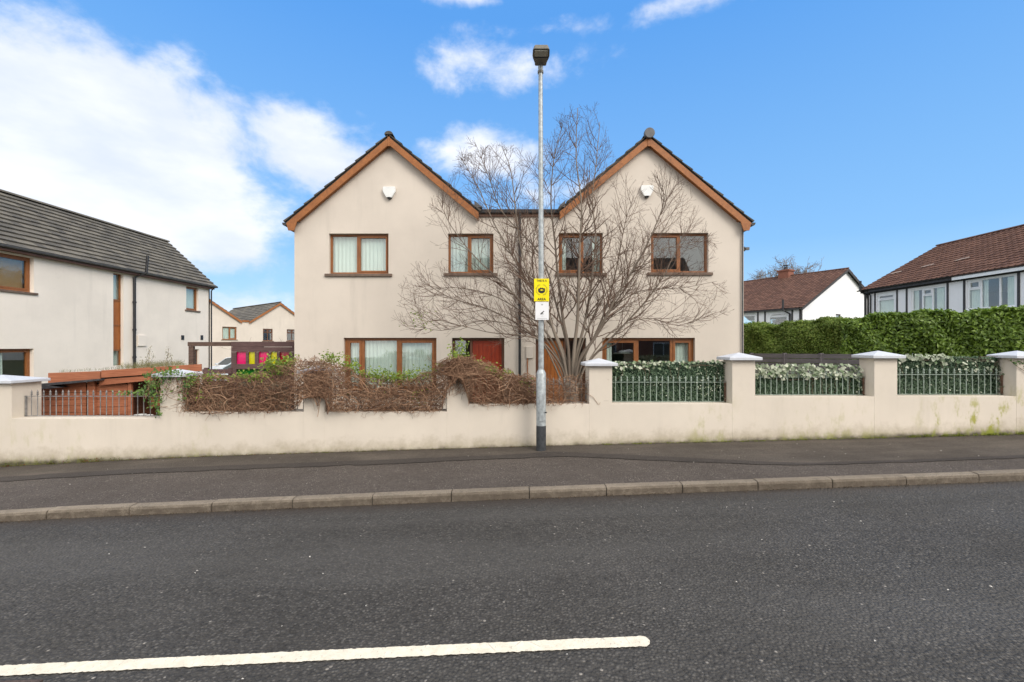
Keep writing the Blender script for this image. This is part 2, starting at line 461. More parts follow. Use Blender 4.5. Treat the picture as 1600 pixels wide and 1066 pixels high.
def acrylic(name, col):
    m_ = bpy.data.materials.new(name); m_.use_nodes = True
    t = NT(m_.node_tree); t.n.clear(); out = t.new('ShaderNodeOutputMaterial')
    a = t.new('ShaderNodeBsdfTranslucent'); a.inputs[0].default_value = (*col, 1)
    d = t.new('ShaderNodeBsdfDiffuse'); d.inputs[0].default_value = (*col, 1)
    tr = t.new('ShaderNodeBsdfTransparent'); tr.inputs[0].default_value = (*[c ** .7 for c in col], 1)
    g = t.new('ShaderNodeBsdfGlossy'); g.inputs['Roughness'].default_value = .08
    m1 = t.new('ShaderNodeMixShader'); m1.inputs[0].default_value = .6; t.l.new(a.outputs[0], m1.inputs[1]); t.l.new(d.outputs[0], m1.inputs[2])
    m2 = t.new('ShaderNodeMixShader'); m2.inputs[0].default_value = .3; t.l.new(m1.outputs[0], m2.inputs[1]); t.l.new(tr.outputs[0], m2.inputs[2])
    m3 = t.new('ShaderNodeMixShader'); m3.inputs[0].default_value = .05; t.l.new(m2.outputs[0], m3.inputs[1]); t.l.new(g.outputs[0], m3.inputs[2])
    t.l.new(m3.outputs[0], out.inputs[0])
    return m_


M['pink'] = acrylic('pink_acrylic', (.95, .01, .25)); M['yellow'] = acrylic('yellow_acrylic', (.85, .80, .0))
M['red'] = acrylic('red_acrylic', (.55, .005, .05)); M['green'] = acrylic('green_acrylic', (.02, .22, .03))


def cloth(name, col):
    m_, t, bs = mat(name); p = objco(t)
    c = t.mix(t.noise(t.scalev(p, (30, 30, 2)), 1, 4), tuple(x * .88 for x in col), col)
    t.put(bs.inputs['Base Color'], c); bs.inputs['Roughness'].default_value = .9; bs.inputs['Specular IOR Level'].default_value = .1
    return m_


M['curtain'] = cloth('pale_curtain', (.64, .68, .66)); M['curtain_grey'] = cloth('grey_net_curtain', (.56, .60, .59))
M['blind'] = cloth('tan_blind', (.62, .38, .20))


def plant(name, a, b, rough=.5, trans=.25, spec=.4, c3=None, p3=.8):
    m_, t, bs = mat(name)
    at = t.new('ShaderNodeAttribute', attribute_name='tint')
    c = t.mix(t.ramp(at.outputs['Fac'], .0, 1., smooth=False), a, b)
    if c3: c = t.mix(t.ramp(at.outputs['Fac'], p3, min(1., p3 + .05)), c, c3)
    n = t.noise(objco(t), 1.6, 3); c = t.mix(t.math('MULTIPLY', t.ramp(n, .4, .7), .3), c, tuple(x * .6 for x in a))
    t.put(bs.inputs['Base Color'], c); bs.inputs['Roughness'].default_value = rough; bs.inputs['Specular IOR Level'].default_value = spec
    if trans:
        out = [n_ for n_ in t.n if n_.type == 'OUTPUT_MATERIAL'][0]
        tl = t.new('ShaderNodeBsdfTranslucent'); t.put(tl.inputs[0], c)
        mx = t.new('ShaderNodeMixShader'); mx.inputs[0].default_value = trans
        t.l.new(bs.outputs[0], mx.inputs[1]); t.l.new(tl.outputs[0], mx.inputs[2]); t.l.new(mx.outputs[0], out.inputs[0])
    return m_


M['bark'] = plant('grey_brown_bark', (.15, .12, .095), (.24, .20, .16), .9, 0, .2)
M['twig'] = plant('brown_twigs', (.10, .060, .043), (.19, .13, .098), .85, 0, .2)
M['far_twig'] = plant('far_bare_twigs', (.20, .16, .13), (.30, .25, .21), .9, 0, .1)
M['vine'] = plant('dead_vine_stems', (.10, .044, .027), (.50, .315, .20), .85, 0, .2)
M['vine_leaf'] = plant('fresh_green_leaves', (.12, .20, .025), (.30, .38, .05), .5, .3)
M['dead_leaf'] = plant('withered_leaves', (.16, .08, .045), (.30, .20, .12), .8, .2)
M['ivy'] = plant('ivy_leaves', (.03, .085, .015), (.10, .19, .04), .45, .2)
M['hedge'] = plant('laurel_leaves', (.08, .15, .016), (.26, .38, .05), .42, .3, .5, (.20, .30, .05), .90)
M['hedge_y'] = plant('privet_leaves', (.11, .18, .025), (.29, .39, .07), .5, .3, .4, (.28, .33, .07), .85)
M['screen_leaf'] = plant('artificial_ivy_leaves', (.05, .10, .055), (.13, .20, .11), .5, .1, .35, (.19, .25, .17), .9)
M['pale_leaf'] = plant('variegated_pale_leaves', (.13, .20, .09), (.66, .68, .55), .5, .2, .35)
M['grass'] = plant('dry_grass', (.20, .20, .07), (.38, .34, .17), .8, .2)
M['moss'] = plant('moss', (.10, .14, .015), (.22, .24, .03), .9, .1)
M['weed'] = plant('wall_foot_weeds', (.08, .11, .02), (.20, .19, .06), .8, .2, .2, (.16, .07, .03), .7)
M['galv'] = simple('galvanised_steel', (.36, .39, .40), .5, .35, .22, 18, .15, 90)
M['post_black'] = simple('bitumen_paint', (.035, .038, .042), .65, 0, .35, 20, .2)
M['lantern'] = simple('grey_lantern_casting', (.17, .16, .135), .5, .2, .15)
M['lens'] = simple('lantern_glass_lens', (.36, .35, .30), .2, 0, .1)
M['rail_green'] = simple('pale_green_rail_paint', (.27, .33, .28), .55, 0, .25, 20)
M['rail_grey'] = simple('grey_rail_paint', (.20, .195, .19), .6, .1, .35, 14)
M['rail_rust'] = simple('rusty_rail', (.13, .075, .05), .8, 0, .4, 20)
M['yellow_sign'] = simple('yellow_sign_face', (.85, .70, .005), .4, 0, .05)
M['white_sign'] = simple('white_sign_face', (.74, .74, .76), .4, 0, .04)
M['ink'] = simple('black_ink', (.02, .02, .02), .5, 0, .1); M['ink_grey'] = simple('grey_ink', (.35, .35, .35), .5, 0, .1)
M['olive_ink'] = simple('thin_dark_yellow_print', (.32, .27, .03), .5, 0, .1)
M['iron'] = simple('rusty_iron', (.085, .06, .05), .7, .3, .35, 30, .5)
M['car_white'] = simple('white_car_paint', (.70, .72, .74), .2, 0, .03); M['car_silver'] = simple('silver_car_paint', (.55, .62, .66), .22, .2, .03)
M['tyre'] = simple('tyre_rubber', (.02, .02, .02), .8); M['car_glass'] = simple('tinted_car_glass', (.02, .03, .03), .05, 0, .1, spec=.8)
M['lamp_red'] = simple('red_lens', (.4, .01, .01), .2); M['lamp_clear'] = simple('clear_lens', (.6, .62, .64), .15)


# ------------------------------------------------------------------ the lie of the land
_gx = np.array([-160, -60, -30, -9.1, -6.04, -1.8, .57, 4.1, 9.1, 30, 60, 160.])
_gz = np.array([-2.6, -2.2, -1.35, -.414, -.243, -.107, -.038, .042, .167, .75, 1.2, 1.6])
def g(x):
    x = np.asarray(x, float)
    return sum(np.interp(x + d, _gx, _gz) for d in (-1.2, -.6, 0, .6, 1.2)) / 5
def kerb_y(x): return 5.76 + .035 * np.asarray(x, float)
def pav_z(x, y):
    t_ = np.clip((8.1 - y) / (8.1 - kerb_y(x)), 0, 1); return g(x) - .03 * t_
def road_z(x, y):
    t_ = np.clip((kerb_y(x) - y) / 3.0, 0, 1)
    t2 = np.clip((y + 3.4) / 3.0, 0, 1)
    return g(x) - .03 - .11 + .07 * np.minimum(t_, t2)


def sheet(name, xs, ylo, yhi, ny, zf, mt, dz=0.0, kind='structure'):
    xs = np.asarray(xs, float); lo = ylo(xs) if callable(ylo) else np.full_like(xs, ylo); hi = yhi(xs) if callable(yhi) else np.full_like(xs, yhi)
    t_ = np.linspace(0, 1, ny); Y = lo[:, None] + (hi - lo)[:, None] * t_[None]; X = np.repeat(xs[:, None], ny, 1)
    V = np.stack([X, Y, zf(X, Y) + dz], -1).reshape(-1, 3)
    i = np.arange(len(xs) - 1)[:, None] * ny; j = np.arange(ny - 1)[None]
    Q = np.stack([i + j, i + ny + j, i + ny + j + 1, i + j + 1], -1).reshape(-1, 4)
    o = np_mesh(name, V, Q, mt, smooth=True); o['kind'] = kind
    return o


xs = np.concatenate([np.arange(-60, -16, 4), np.arange(-16, 16, .5), np.arange(16, 61, 4)])
gxs = np.concatenate([np.arange(-400, -40, 40), np.arange(-40, 40, 2), np.arange(40, 401, 40)])
sheet('ground', gxs, -120., 500., 80, lambda x, y: g(x) - .32, M['ground'])
sheet('road', xs, -3.4, kerb_y, 24, road_z, M['road'])
sheet('pavement', xs, lambda x: kerb_y(x) + .12, 8.3, 10, pav_z, M['pavement'])
sheet('far_pavement', xs, -5.6, -3.5, 6, lambda x, y: g(x) - .03, M['pavement'])
mb = MB()
for a, b in zip(xs[:-1], xs[1:]):
    za, zb = float(g(a)) - .03, float(g(b)) - .03
    mb.hexa([(a, -3.52, za - .3), (b, -3.52, zb - .3), (b, -3.4, zb - .3), (a, -3.4, za - .3), (a, -3.52, za + .004), (b, -3.52, zb + .004), (b, -3.4, zb + .004), (a, -3.4, za + .004)])
tag(mb.build('far_kerb', M['kerb']), kind='structure')

# tarmac trench repairs along the pavement
def interp_px(pts, x):       # pavement line given as (px, py) pairs -> depth Y at X
    out = []
    for X in np.atleast_1d(x):
        Y = 7.6
        for _ in range(12):
            px = 800 + FPX * X / Y
            py = np.interp(px, [p[0] for p in pts], [p[1] for p in pts])
            z = float(pav_z(X, Y)); Y = .5 * Y + .5 * FPX * (CAMZ - z) / (py - HZ)
        out.append(Y)
    return np.array(out)
band_top = [(-200, 755), (0, 746), (200, 734), (400, 726), (600, 719), (800, 711), (870, 706), (1000, 712), (1150, 720), (1250, 724), (1400, 720), (1600, 712), (1900, 704)]
band_bot = [(-200, 762), (0, 753), (200, 741), (400, 733), (600, 726), (800, 716.5), (880, 714), (1000, 719), (1150, 725), (1250, 728), (1400, 724), (1600, 716), (1900, 708)]
xp = np.arange(-9.5, 9.6, .1)
bt = interp_px(band_top, xp); bb = interp_px(band_bot, xp)
bt += np.interp(xp, np.arange(-10, 10, .25), rng.normal(size=80) * .012); bb += np.interp(xp, np.arange(-10, 10, .2), rng.normal(size=100) * .014)
sheet('old_tarmac_strip', xp, lambda x: bt, 8.2, 3, pav_z, M['patch_old'], .004)
sheet('tarmac_band', xp, lambda x: bb, lambda x: bt, 3, pav_z, M['patch'], .008)

# kerb stones: one object each
kroot = bpy.data.objects.new('kerb', None); C.objects.link(kroot); kroot['kind'] = 'structure'; kroot.location = (0, 5.76, -.09)
kx = -11.6; first = None
while kx < 11.6:
    L = .985
    a, b = kx + .006, kx + L - .006
    m_ = MB(); dz = random.uniform(-.004, .004); dy = random.uniform(-.006, .006)
    def kp(x, dyy, z): return (x - kx, dyy + dy + .035 * (x - kx), z)
    za, zb = float(g(a)) - .03 + dz, float(g(b)) - .03 + dz; z0 = za
    prof = [(0, -.3), (0.0, -.035), (.012, -.008), (.03, .0), (.125, .004), (.125, -.3)]
    vs = [kp(a, p[0], za + p[1] - z0) for p in prof] + [kp(b, p[0], zb + p[1] - z0) for p in prof]
    n = len(prof)
    m_.add(vs, [tuple(range(n)), tuple(range(n, 2 * n))[::-1]] + [(i, (i + 1) % n, (i + 1) % n + n, i + n) for i in range(n)])
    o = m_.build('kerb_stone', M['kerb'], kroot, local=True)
    o.location = (kx, float(kerb_y(kx)) - 5.76, z0 + .09)
    kx += L
kx = np.arange(-11.6, 11.7, .4)
mj = MB()
for a, b in zip(kx[:-1], kx[1:]):
    ya, yb = float(kerb_y(a)), float(kerb_y(b)); za, zb = float(g(a)) - .045, float(g(b)) - .045
    mj.hexa([(a, ya + .015, za - .25), (b, yb + .015, zb - .25), (b, yb + .11, zb - .25), (a, ya + .11, za - .25), (a, ya + .015, za), (b, yb + .015, zb), (b, yb + .11, zb), (a, ya + .11, za)])
mj.build('joint_dirt', M['grout'], kroot).location = (0, -5.76, .09)
# dirt gathered in the gutter and at the foot of the wall
V, T, tv = [], [], []
n = 5200
x = rng.uniform(-11, 11, n); side = rng.random(n) < .5
y = np.where(side, kerb_y(x) - np.abs(rng.normal(0, .045, n)) - .01, 8.09 - np.abs(rng.normal(0, .035, n)))
z = np.where(side, road_z(x, y), pav_z(x, y)) + .010
cen = np.stack([x, y, z], 1); nr = rng.normal(size=(n, 3)) * .4 + np.array([0, 0, 1.])
keep = np.sin(x * 1.7) + np.sin(x * 4.1 + 1) + rng.normal(size=n) > -.6
V, T, tv = leaves(cen[keep], nr[keep], rng.uniform(.006, .028, keep.sum()), rng.uniform(.005, .014, keep.sum()))
tag(np_mesh('leaf_litter', V, T, simple('leaf_litter', (.07, .048, .03), .95, var=.4, nscale=40), tint=tv), 'brown leaf litter and grit lying along the kerb and the wall foot', 'litter', kind='stuff')

# centre line dash
def line_y(x): return 2.83 + .025 * np.asarray(x)
lx = np.arange(-3.6, .872, .012)
half = np.full_like(lx, .05); e = lx[-1] - lx; half = np.where(e < .05, np.sqrt(np.maximum(0.0, 1 - ((.05 - e) / .05) ** 2)) * .05 + .002, half)
j1 = np.interp(lx, np.arange(-4, 1, .014), rng.normal(size=358) * .0026); j2 = np.interp(lx, np.arange(-4, 1, .014), rng.normal(size=358) * .0026)
sheet('centre_line', lx, lambda x: line_y(x) - half + j1, lambda x: line_y(x) + half + j2, 3, road_z, M['line'], .005)

# iron cover at the lower left
cov = thing('drain_cover', (-3.1, 2.45, float(road_z(-3.1, 2.45))), 'rusty iron drain cover set in the road beside the white line', 'drain cover')
x0, x1, y0, y1 = -3.5, -2.735, 2.05, 2.655
def cz(x, y, d): return float(road_z(x, y)) + d
def slab(m_, x0, x1, y0, y1, d0, d1):
    m_.hexa([(x0, y0, cz(x0, y0, d0)), (x1, y0, cz(x1, y0, d0)), (x1, y1, cz(x1, y1, d0)), (x0, y1, cz(x0, y1, d0)), (x0, y0, cz(x0, y0, d1)), (x1, y0, cz(x1, y0, d1)), (x1, y1, cz(x1, y1, d1)), (x0, y1, cz(x0, y1, d1))])
m_ = MB()
for q in ((x0, x1, y1 - .025, y1), (x0, x1, y0, y0 + .025), (x0, x0 + .025, y0 + .025, y1 - .025), (x1 - .025, x1, y0 + .025, y1 - .025)): slab(m_, *q, -.08, .010)
m_.build('cover_frame', M['iron'], cov)
m_ = MB(); slab(m_, x0 + .032, x1 - .032, y0 + .032, y1 - .032, -.07, .004)
for i in range(7):
    for j in range(5): slab(m_, x0 + .06 + i * .1, x0 + .12 + i * .1, y0 + .06 + j * .1, y0 + .12 + j * .1, .003, .009)
m_.build('cover_plate', M['iron'], cov)


# ------------------------------------------------------------------ houses
def wall_holes(F, mat_, parent, u0, u1, z0, z1, holes, gable=None, reveal=.12, name='wall'):
    """front skin with real openings and returns; gable: list of (u, z) points above z1 from u1 back to u0"""
    m_ = MB()
    us = sorted({u0, u1} | {h[0] for h in holes} | {h[1] for h in holes}); zs = sorted({z0, z1} | {h[2] for h in holes} | {h[3] for h in holes})
    for i in range(len(us) - 1):
        for j in range(len(zs) - 1):
            cu = (us[i] + us[i + 1]) / 2; czz = (zs[j] + zs[j + 1]) / 2
            if any(h[0] < cu < h[1] and h[2] < czz < h[3] for h in holes): continue
            m_.add([F.pt(us[i], zs[j]), F.pt(us[i + 1], zs[j]), F.pt(us[i + 1], zs[j + 1]), F.pt(us[i], zs[j + 1])], [(0, 1, 2, 3)])
    if gable:
        for poly in gable:
            m_.add([F.pt(u, z) for u, z in poly], [tuple(range(len(poly)))])
    for h in holes:
        a, b, c, d = h[:4]
        c_ = [(a, c), (b, c), (b, d), (a, d)]
        for k in range(4):
            p, q = c_[k], c_[(k + 1) % 4]
            m_.add([F.pt(*p), F.pt(*p, -reveal * 2), F.pt(*q, -reveal * 2), F.pt(*q)], [(0, 1, 2, 3)])
    me = bpy.data.meshes.new(name); off = FR.get(root_of(parent).name) or Vector((0, 0, 0))
    me.from_pydata([tuple(Vector(v) - off) for v in m_.v], [], m_.f)
    import bmesh
    bm = bmesh.new(); bm.from_mesh(me); bmesh.ops.remove_doubles(bm, verts=bm.verts, dist=1e-4); bmesh.ops.recalc_face_normals(bm, faces=bm.faces); bm.to_mesh(me); bm.free()
    me.materials.append(mat_)
    o = bpy.data.objects.new(name, me); C.objects.link(o); o.parent = parent
    return o


def curtain_mesh(F, u0, u1, z0, z1, d, amp=.025, wl=.11, slack=0.0):
    n = max(6, int((u1 - u0) / wl * 8)); m_ = MB(); vs = []
    ph = random.random() * 6
    for i in range(n + 1):
        u = u0 + (u1 - u0) * i / n
        w_ = math.sin(u / wl * 2 * math.pi + ph + .8 * math.sin(u * 3.1 + ph)) * amp * (0.7 + .3 * math.sin(u * 7 + ph))
        for z, k in ((z0, 1.15), ((z0 + z1) / 2, 1.0), (z1, .55)):
            vs.append(F.pt(u + .15 * w_ * (k - 1), z, d + w_ * k))
    for i in range(n):
        for k in range(2): m_.f.append((i * 3 + k, (i + 1) * 3 + k, (i + 1) * 3 + k + 1, i * 3 + k + 1)); m_.t.append(.5)
    m_.v = vs
    return m_


def window(F, house, u0, u1, z0, z1, lights, mt, fw=.055, rec=.10, sill='sill', sill_over=.10, label=None, transoms=(), name='window'):
    """lights: list of (share, kind, drape); the frame is the window part, panes, sill and drapes its children"""
    fr = MB(); dp = .07
    d1, d0 = -rec, -rec - dp
    fr.fbox(F, u0, u1, z0, z0 + fw, d0, d1); fr.fbox(F, u0, u1, z1 - fw, z1, d0, d1)
    fr.fbox(F, u0, u0 + fw, z0 + fw, z1 - fw, d0, d1); fr.fbox(F, u1 - fw, u1, z0 + fw, z1 - fw, d0, d1)
    iu0, iu1 = u0 + fw, u1 - fw; tot = sum(l[0] for l in lights); u = iu0; panes = []; mull = fw
    span = (iu1 - iu0) - mull * (len(lights) - 1)
    for k, (sh, kind, drape) in enumerate(lights):
        w_ = span * sh / tot; a, b = u, u + w_
        if k < len(lights) - 1: fr.fbox(F, b, b + mull, z0 + fw, z1 - fw, d0 + .003, d1 - .003)
        if kind == 'open':
            q = fw * .8
            for c in ((a, b, z0 + fw, z0 + fw + q), (a, b, z1 - fw - q, z1 - fw), (a, a + q, z0 + fw + q, z1 - fw - q), (b - q, b, z0 + fw + q, z1 - fw - q)):
                fr.fbox(F, *c, d0 + .01, d1 + .012)
            panes.append((a + q, b - q, z0 + fw + q, z1 - fw - q, drape))
        elif kind == 'hopper':       # small top light over a fixed one
            zt = z1 - (z1 - z0) * .34; q = fw * .7
            fr.fbox(F, a, b, zt, zt + fw * .8, d0 + .006, d1 - .006)
            for c in ((a, b, zt + fw * .8, zt + fw * .8 + q), (a, b, z1 - fw - q, z1 - fw), (a, a + q, zt + fw * .8 + q, z1 - fw - q), (b - q, b, zt + fw * .8 + q, z1 - fw - q)):
                fr.fbox(F, *c, d0 + .01, d1 + .012)
            panes.append((a + q, b - q, zt + fw * .8 + q, z1 - fw - q, None)); panes.append((a, b, z0 + fw, zt, drape))
        else: panes.append((a, b, z0 + fw, z1 - fw, drape))
        u = b + mull
    wo_ = fr.build(name, mt, house, bevel=.006)
    if label: wo_['label'] = label
    for a, b, c, d, dr in panes:
        p = MB(); p.fbox(F, a - .005, b + .005, c - .005, d + .005, d0 + .03, d0 + .036); p.build('pane', M['glass'], wo_)
    for k, (a, b, c, d, dr) in enumerate(panes):
        if not dr: continue
        if dr[0] == 'blind':
            p = MB(); n = int((d - c) / .035)
            for i in range(n):
                zz = c + (i + .5) * (d - c) / n
                p.hexa([F.pt(a - .02, zz - .013, d0 - .07), F.pt(b + .02, zz - .013, d0 - .07), F.pt(b + .02, zz + .010, d0 - .09), F.pt(a - .02, zz + .010, d0 - .09),
                        F.pt(a - .02, zz - .010, d0 - .07), F.pt(b + .02, zz - .010, d0 - .07), F.pt(b + .02, zz + .013, d0 - .09), F.pt(a - .02, zz + .013, d0 - .09)])
            p.build('blind', M['blind'], wo_)
        else:
            f0, f1 = dr[1], dr[2]; mm = M[dr[3]] if len(dr) > 3 else M['curtain']
            curtain_mesh(F, a + (b - a) * f0 - (.03 if f0 == 0 else 0), a + (b - a) * f1 + (.03 if f1 == 1 else 0), c - .05, d + .04, d0 - .05, amp=dr[4] if len(dr) > 4 else .02, wl=dr[5] if len(dr) > 5 else .10).build('curtain', mm, wo_, smooth=True)
    if sill:
        s = MB(); s.fbox(F, u0 - sill_over, u1 + sill_over, z0 - .075, z0 - .002, -rec - .02, .055); s.build('sill', M[sill], wo_, bevel=.006)
    return wo_


FULL = ('c', 0.0, 1.0)


def courses(house, A, B, up, slope_len, ncourse, tile_w, mt, thick=.035, roll=False, name='tile_course', lift=.028, jit=.006):
    """tile courses laid over a slope: A->B along the eave, up = unit vector up the slope; every course is a part"""
    A = Vector(A); B = Vector(B); al = (B - A).normalized(); L = (B - A).length; up = Vector(up).normalized()
    nrm = al.cross(up); nrm = nrm if nrm.z > 0 else -nrm
    gz = slope_len / ncourse; nt = max(1, round(L / tile_w)); tw = L / nt
    for c in range(ncourse):
        m_ = MB()
        off = (tw / 2) if (c % 2 and not roll) else 0
        k0 = -1 if off else 0
        for k in range(k0, nt):
            a = max(0, k * tw + off) + .002; b = min(L, (k + 1) * tw + off) - .002
            if b - a < .02: continue
            m_.ti = random.random(); dz = random.uniform(-jit, jit) * .5; dd = random.uniform(-jit, jit)
            base = A + up * (c * gz - .02 + dd); top = A + up * ((c + 1) * gz + .03)
            if roll:
                us = [a, a + (b - a) * .45, a + (b - a) * .62, a + (b - a) * .8, b]; hs_ = [0, -.004, .022, .032, .006]
            else:
                us = [a, b]; hs_ = [0, 0]
            nn = len(us)
            lo = [base + al * u + nrm * (lift + thick + h + dz) for u, h in zip(us, hs_)]; hi = [top + al * u + nrm * (.012 + h + dz) for u, h in zip(us, hs_)]
            lob = [base + al * u + nrm * (.004) for u in us]; hib = [top + al * u + nrm * (.0) for u in us]
            vs = lo + hi + lob + hib
            fs = [(i, i + 1, nn + i + 1, nn + i) for i in range(nn - 1)] + [(i, 2 * nn + i, 2 * nn + i + 1, i + 1) for i in range(nn - 1)]
            fs += [(0, nn, 3 * nn, 2 * nn), (nn - 1, 2 * nn + nn - 1, 3 * nn + nn - 1, 2 * nn - 1)]
            fs += [tuple(2 * nn + i for i in (0, nn - 1)) + (3 * nn + nn - 1, 3 * nn), tuple(nn + i for i in range(nn)) + tuple(3 * nn + i for i in range(nn))[::-1]]
            m_.add(vs, fs)
        m_.build(name, mt, house)


def half_round(house, A, B, r=.11, mt=None, name='ridge_tile', seg=.45, individually=True):
    A = Vector(A); B = Vector(B); d = (B - A).normalized(); L = (B - A).length; s = d.cross(Vector((0, 0, 1))).normalized(); n = max(1, round(L / seg))
    for k in range(n):
        m_ = MB(); m_.ti = random.random(); a = A + d * (L * k / n + .004); b = A + d * (L * (k + 1) / n - .004); vs = []
        for p in (a, b):
            for rr in (r, r - .02):
                for i in range(9):
                    t_ = math.pi * i / 8; vs.append(p + s * math.cos(t_) * rr + Vector((0, 0, math.sin(t_) * rr * .8 - .03)))
        fs = [(i, i + 1, 18 + i + 1, 18 + i) for i in range(8)] + [(9 + i, 27 + i, 27 + i + 1, 9 + i + 1) for i in range(8)] + [(i, 9 + i, 10 + i, i + 1) for i in range(8)] + [(18 + i, 19 + i, 28 + i, 27 + i) for i in range(8)] + [tuple(range(9, 18)), tuple(range(27, 36))]
        m_.add(vs, fs); m_.build(name, mt, house)


# ---- the pair of cream houses
HY = 12.05
FH = Facade((0, HY, 0), (1, 0, 0), (0, -1, 0))
hx = lambda px: XX(px, HY); hz = lambda py: ZZ(py, HY)
main = thing('semi_detached_house', (0.2, HY + 4, -.3), 'cream rendered pair of houses with twin gables and brown timber trim behind the bare tree', 'house')
HL, HR = hx(460), hx(1162); DEPTH = 8.0
EZ = hz(345)          # wall plate
wins = [(514, 607, 365, 428), (700, 771, 365, 427), (873, 942, 364, 427), (1017, 1107, 364, 426)]
gwin = [(537, 682, 528, 612), (941, 1086, 528, 612)]
doors = [(706, 788, 528), (837, 916, 528)]
holes = [(hx(a), hx(b), hz(d), hz(c)) for a, b, c, d in wins + gwin] + [(hx(a), hx(b), -.28, hz(c)) for a, b, c in doors]
LINKZ = hz(333)
slope = (345 - 211) / 160.
def gable_poly(pc, pl, pr):
    ap = hz(222)
    return [(hx(pl), EZ), (hx(pr), EZ), (hx(pr), EZ + .001), (hx(pc), ap), (hx(pl), EZ + .001)]
g1 = [(hx(460), EZ), (hx(750), EZ), (hx(750), LINKZ), (hx(746), LINKZ), (hx(610), hz(219)), (hx(460), EZ + .001)]
g2 = [(hx(872), EZ), (hx(1162), EZ), (hx(1162), EZ + .001), (hx(1011), hz(219)), (hx(876), LINKZ), (hx(872), LINKZ)]
mid = [(hx(750), EZ), (hx(872), EZ), (hx(872), LINKZ), (hx(750), LINKZ)]
wall_holes(FH, M['render'], main, HL, HR, -.5, EZ, holes, [g1, g2, mid])
m_ = MB(); m_.box(HL, HL + .1, HY + .001, HY + DEPTH, -.5, EZ + .02); m_.build('side_wall', M['render'], main)
m_ = MB(); m_.box(HR - .1, HR, HY + .001, HY + DEPTH, -.5, EZ + .02); m_.build('side_wall', M['render'], main)
m_ = MB(); m_.box(HL, HR, HY + DEPTH, HY + DEPTH + .1, -.5, EZ)
for pc in (610, 1011):
    m_.prism([(hx(pc - 150), HY + DEPTH, EZ), (hx(pc + 150), HY + DEPTH, EZ), (hx(pc), HY + DEPTH, hz(219))], (0, .1, 0))
m_.build('back_wall', M['render'], main)
m_ = MB(); m_.box(HL + .1, HR - .1, HY + .26, HY + DEPTH, 2.25, 2.5); m_.box(HL + .1, HR - .1, HY + .26, HY + DEPTH, EZ - .02, EZ + .1); m_.box(HL + .1, HR - .1, HY + .26, HY + DEPTH, -.5, -.25)
m_.box(hx(811) - .1, hx(811) + .1, HY + .26, HY + DEPTH, -.25, EZ - .02)
for px in (650, 690 + 135, 960): m_.box(hx(px) - .05, hx(px) + .05, HY + .3, HY + 4.5, 2.5, EZ - .02)
m_.box(HL + .1, HR - .1, HY + 4.0, HY + 4.1, -.25, EZ - .02)
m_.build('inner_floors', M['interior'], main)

W = lambda i: tuple([hx(wins[i][0]), hx(wins[i][1]), hz(wins[i][3]), hz(wins[i][2])])
window(FH, main, *W(0), [(.46, 'fixed', FULL), (.54, 'open', ('c', 0, 1))], M['frame'])
window(FH, main, *W(1), [(.44, 'fixed', ('c', 0, 1, 'curtain_grey')), (.56, 'open', ('c', 0, 1, 'curtain_grey'))], M['frame'])
window(FH, main, *W(2), [(.56, 'open', ('c', 0, .25, 'curtain_grey')), (.44, 'fixed', ('c', .55, 1, 'curtain'))], M['frame'])
window(FH, main, *W(3), [(.52, 'open', None), (.48, 'fixed', None)], M['frame'])
GZ0, GZ1 = hz(612), hz(528)
window(FH, main, hx(537), hx(682), GZ0, GZ1, [(.17, 'open', FULL), (.40, 'fixed', FULL), (.43, 'open', FULL)], M['frame'], fw=.075)
window(FH, main, hx(941), hx(1086), GZ0, GZ1, [(.39, 'open', ('c', 0, .22)), (.39, 'fixed', None), (.22, 'open', ('c', .1, 1))], M['frame'], fw=.075)
# things seen in the ground floor room: a pendant lamp shade
m_ = MB(); cx, cy, czz = hx(984) + .02, HY + .9, ZZ(552, HY + .9)
prof = [(0.02, .10), (.06, .09), (.13, .05), (.26, .0), (.25, -.01), (.0, -.012)]
vs = []; fs = []
for r_, z in prof:
    for k in range(20): vs.append((cx + r_ * math.cos(k * math.pi / 10), cy + r_ * math.sin(k * math.pi / 10), czz + z))
for i in range(len(prof) - 1):
    for k in range(20): fs.append((i * 20 + k, i * 20 + (k + 1) % 20, (i + 1) * 20 + (k + 1) % 20, (i + 1) * 20 + k))
m_.add(vs, fs); m_.tube([(cx, cy, czz + .1), (cx, cy, 2.25)], .006, 6)
pl = thing('pendant_lamp', (cx, cy, czz), 'pale cone pendant lamp hanging inside the right-hand downstairs window', 'lamp'); m_.build('lamp_shade', M['white_plastic'], pl, smooth=False)


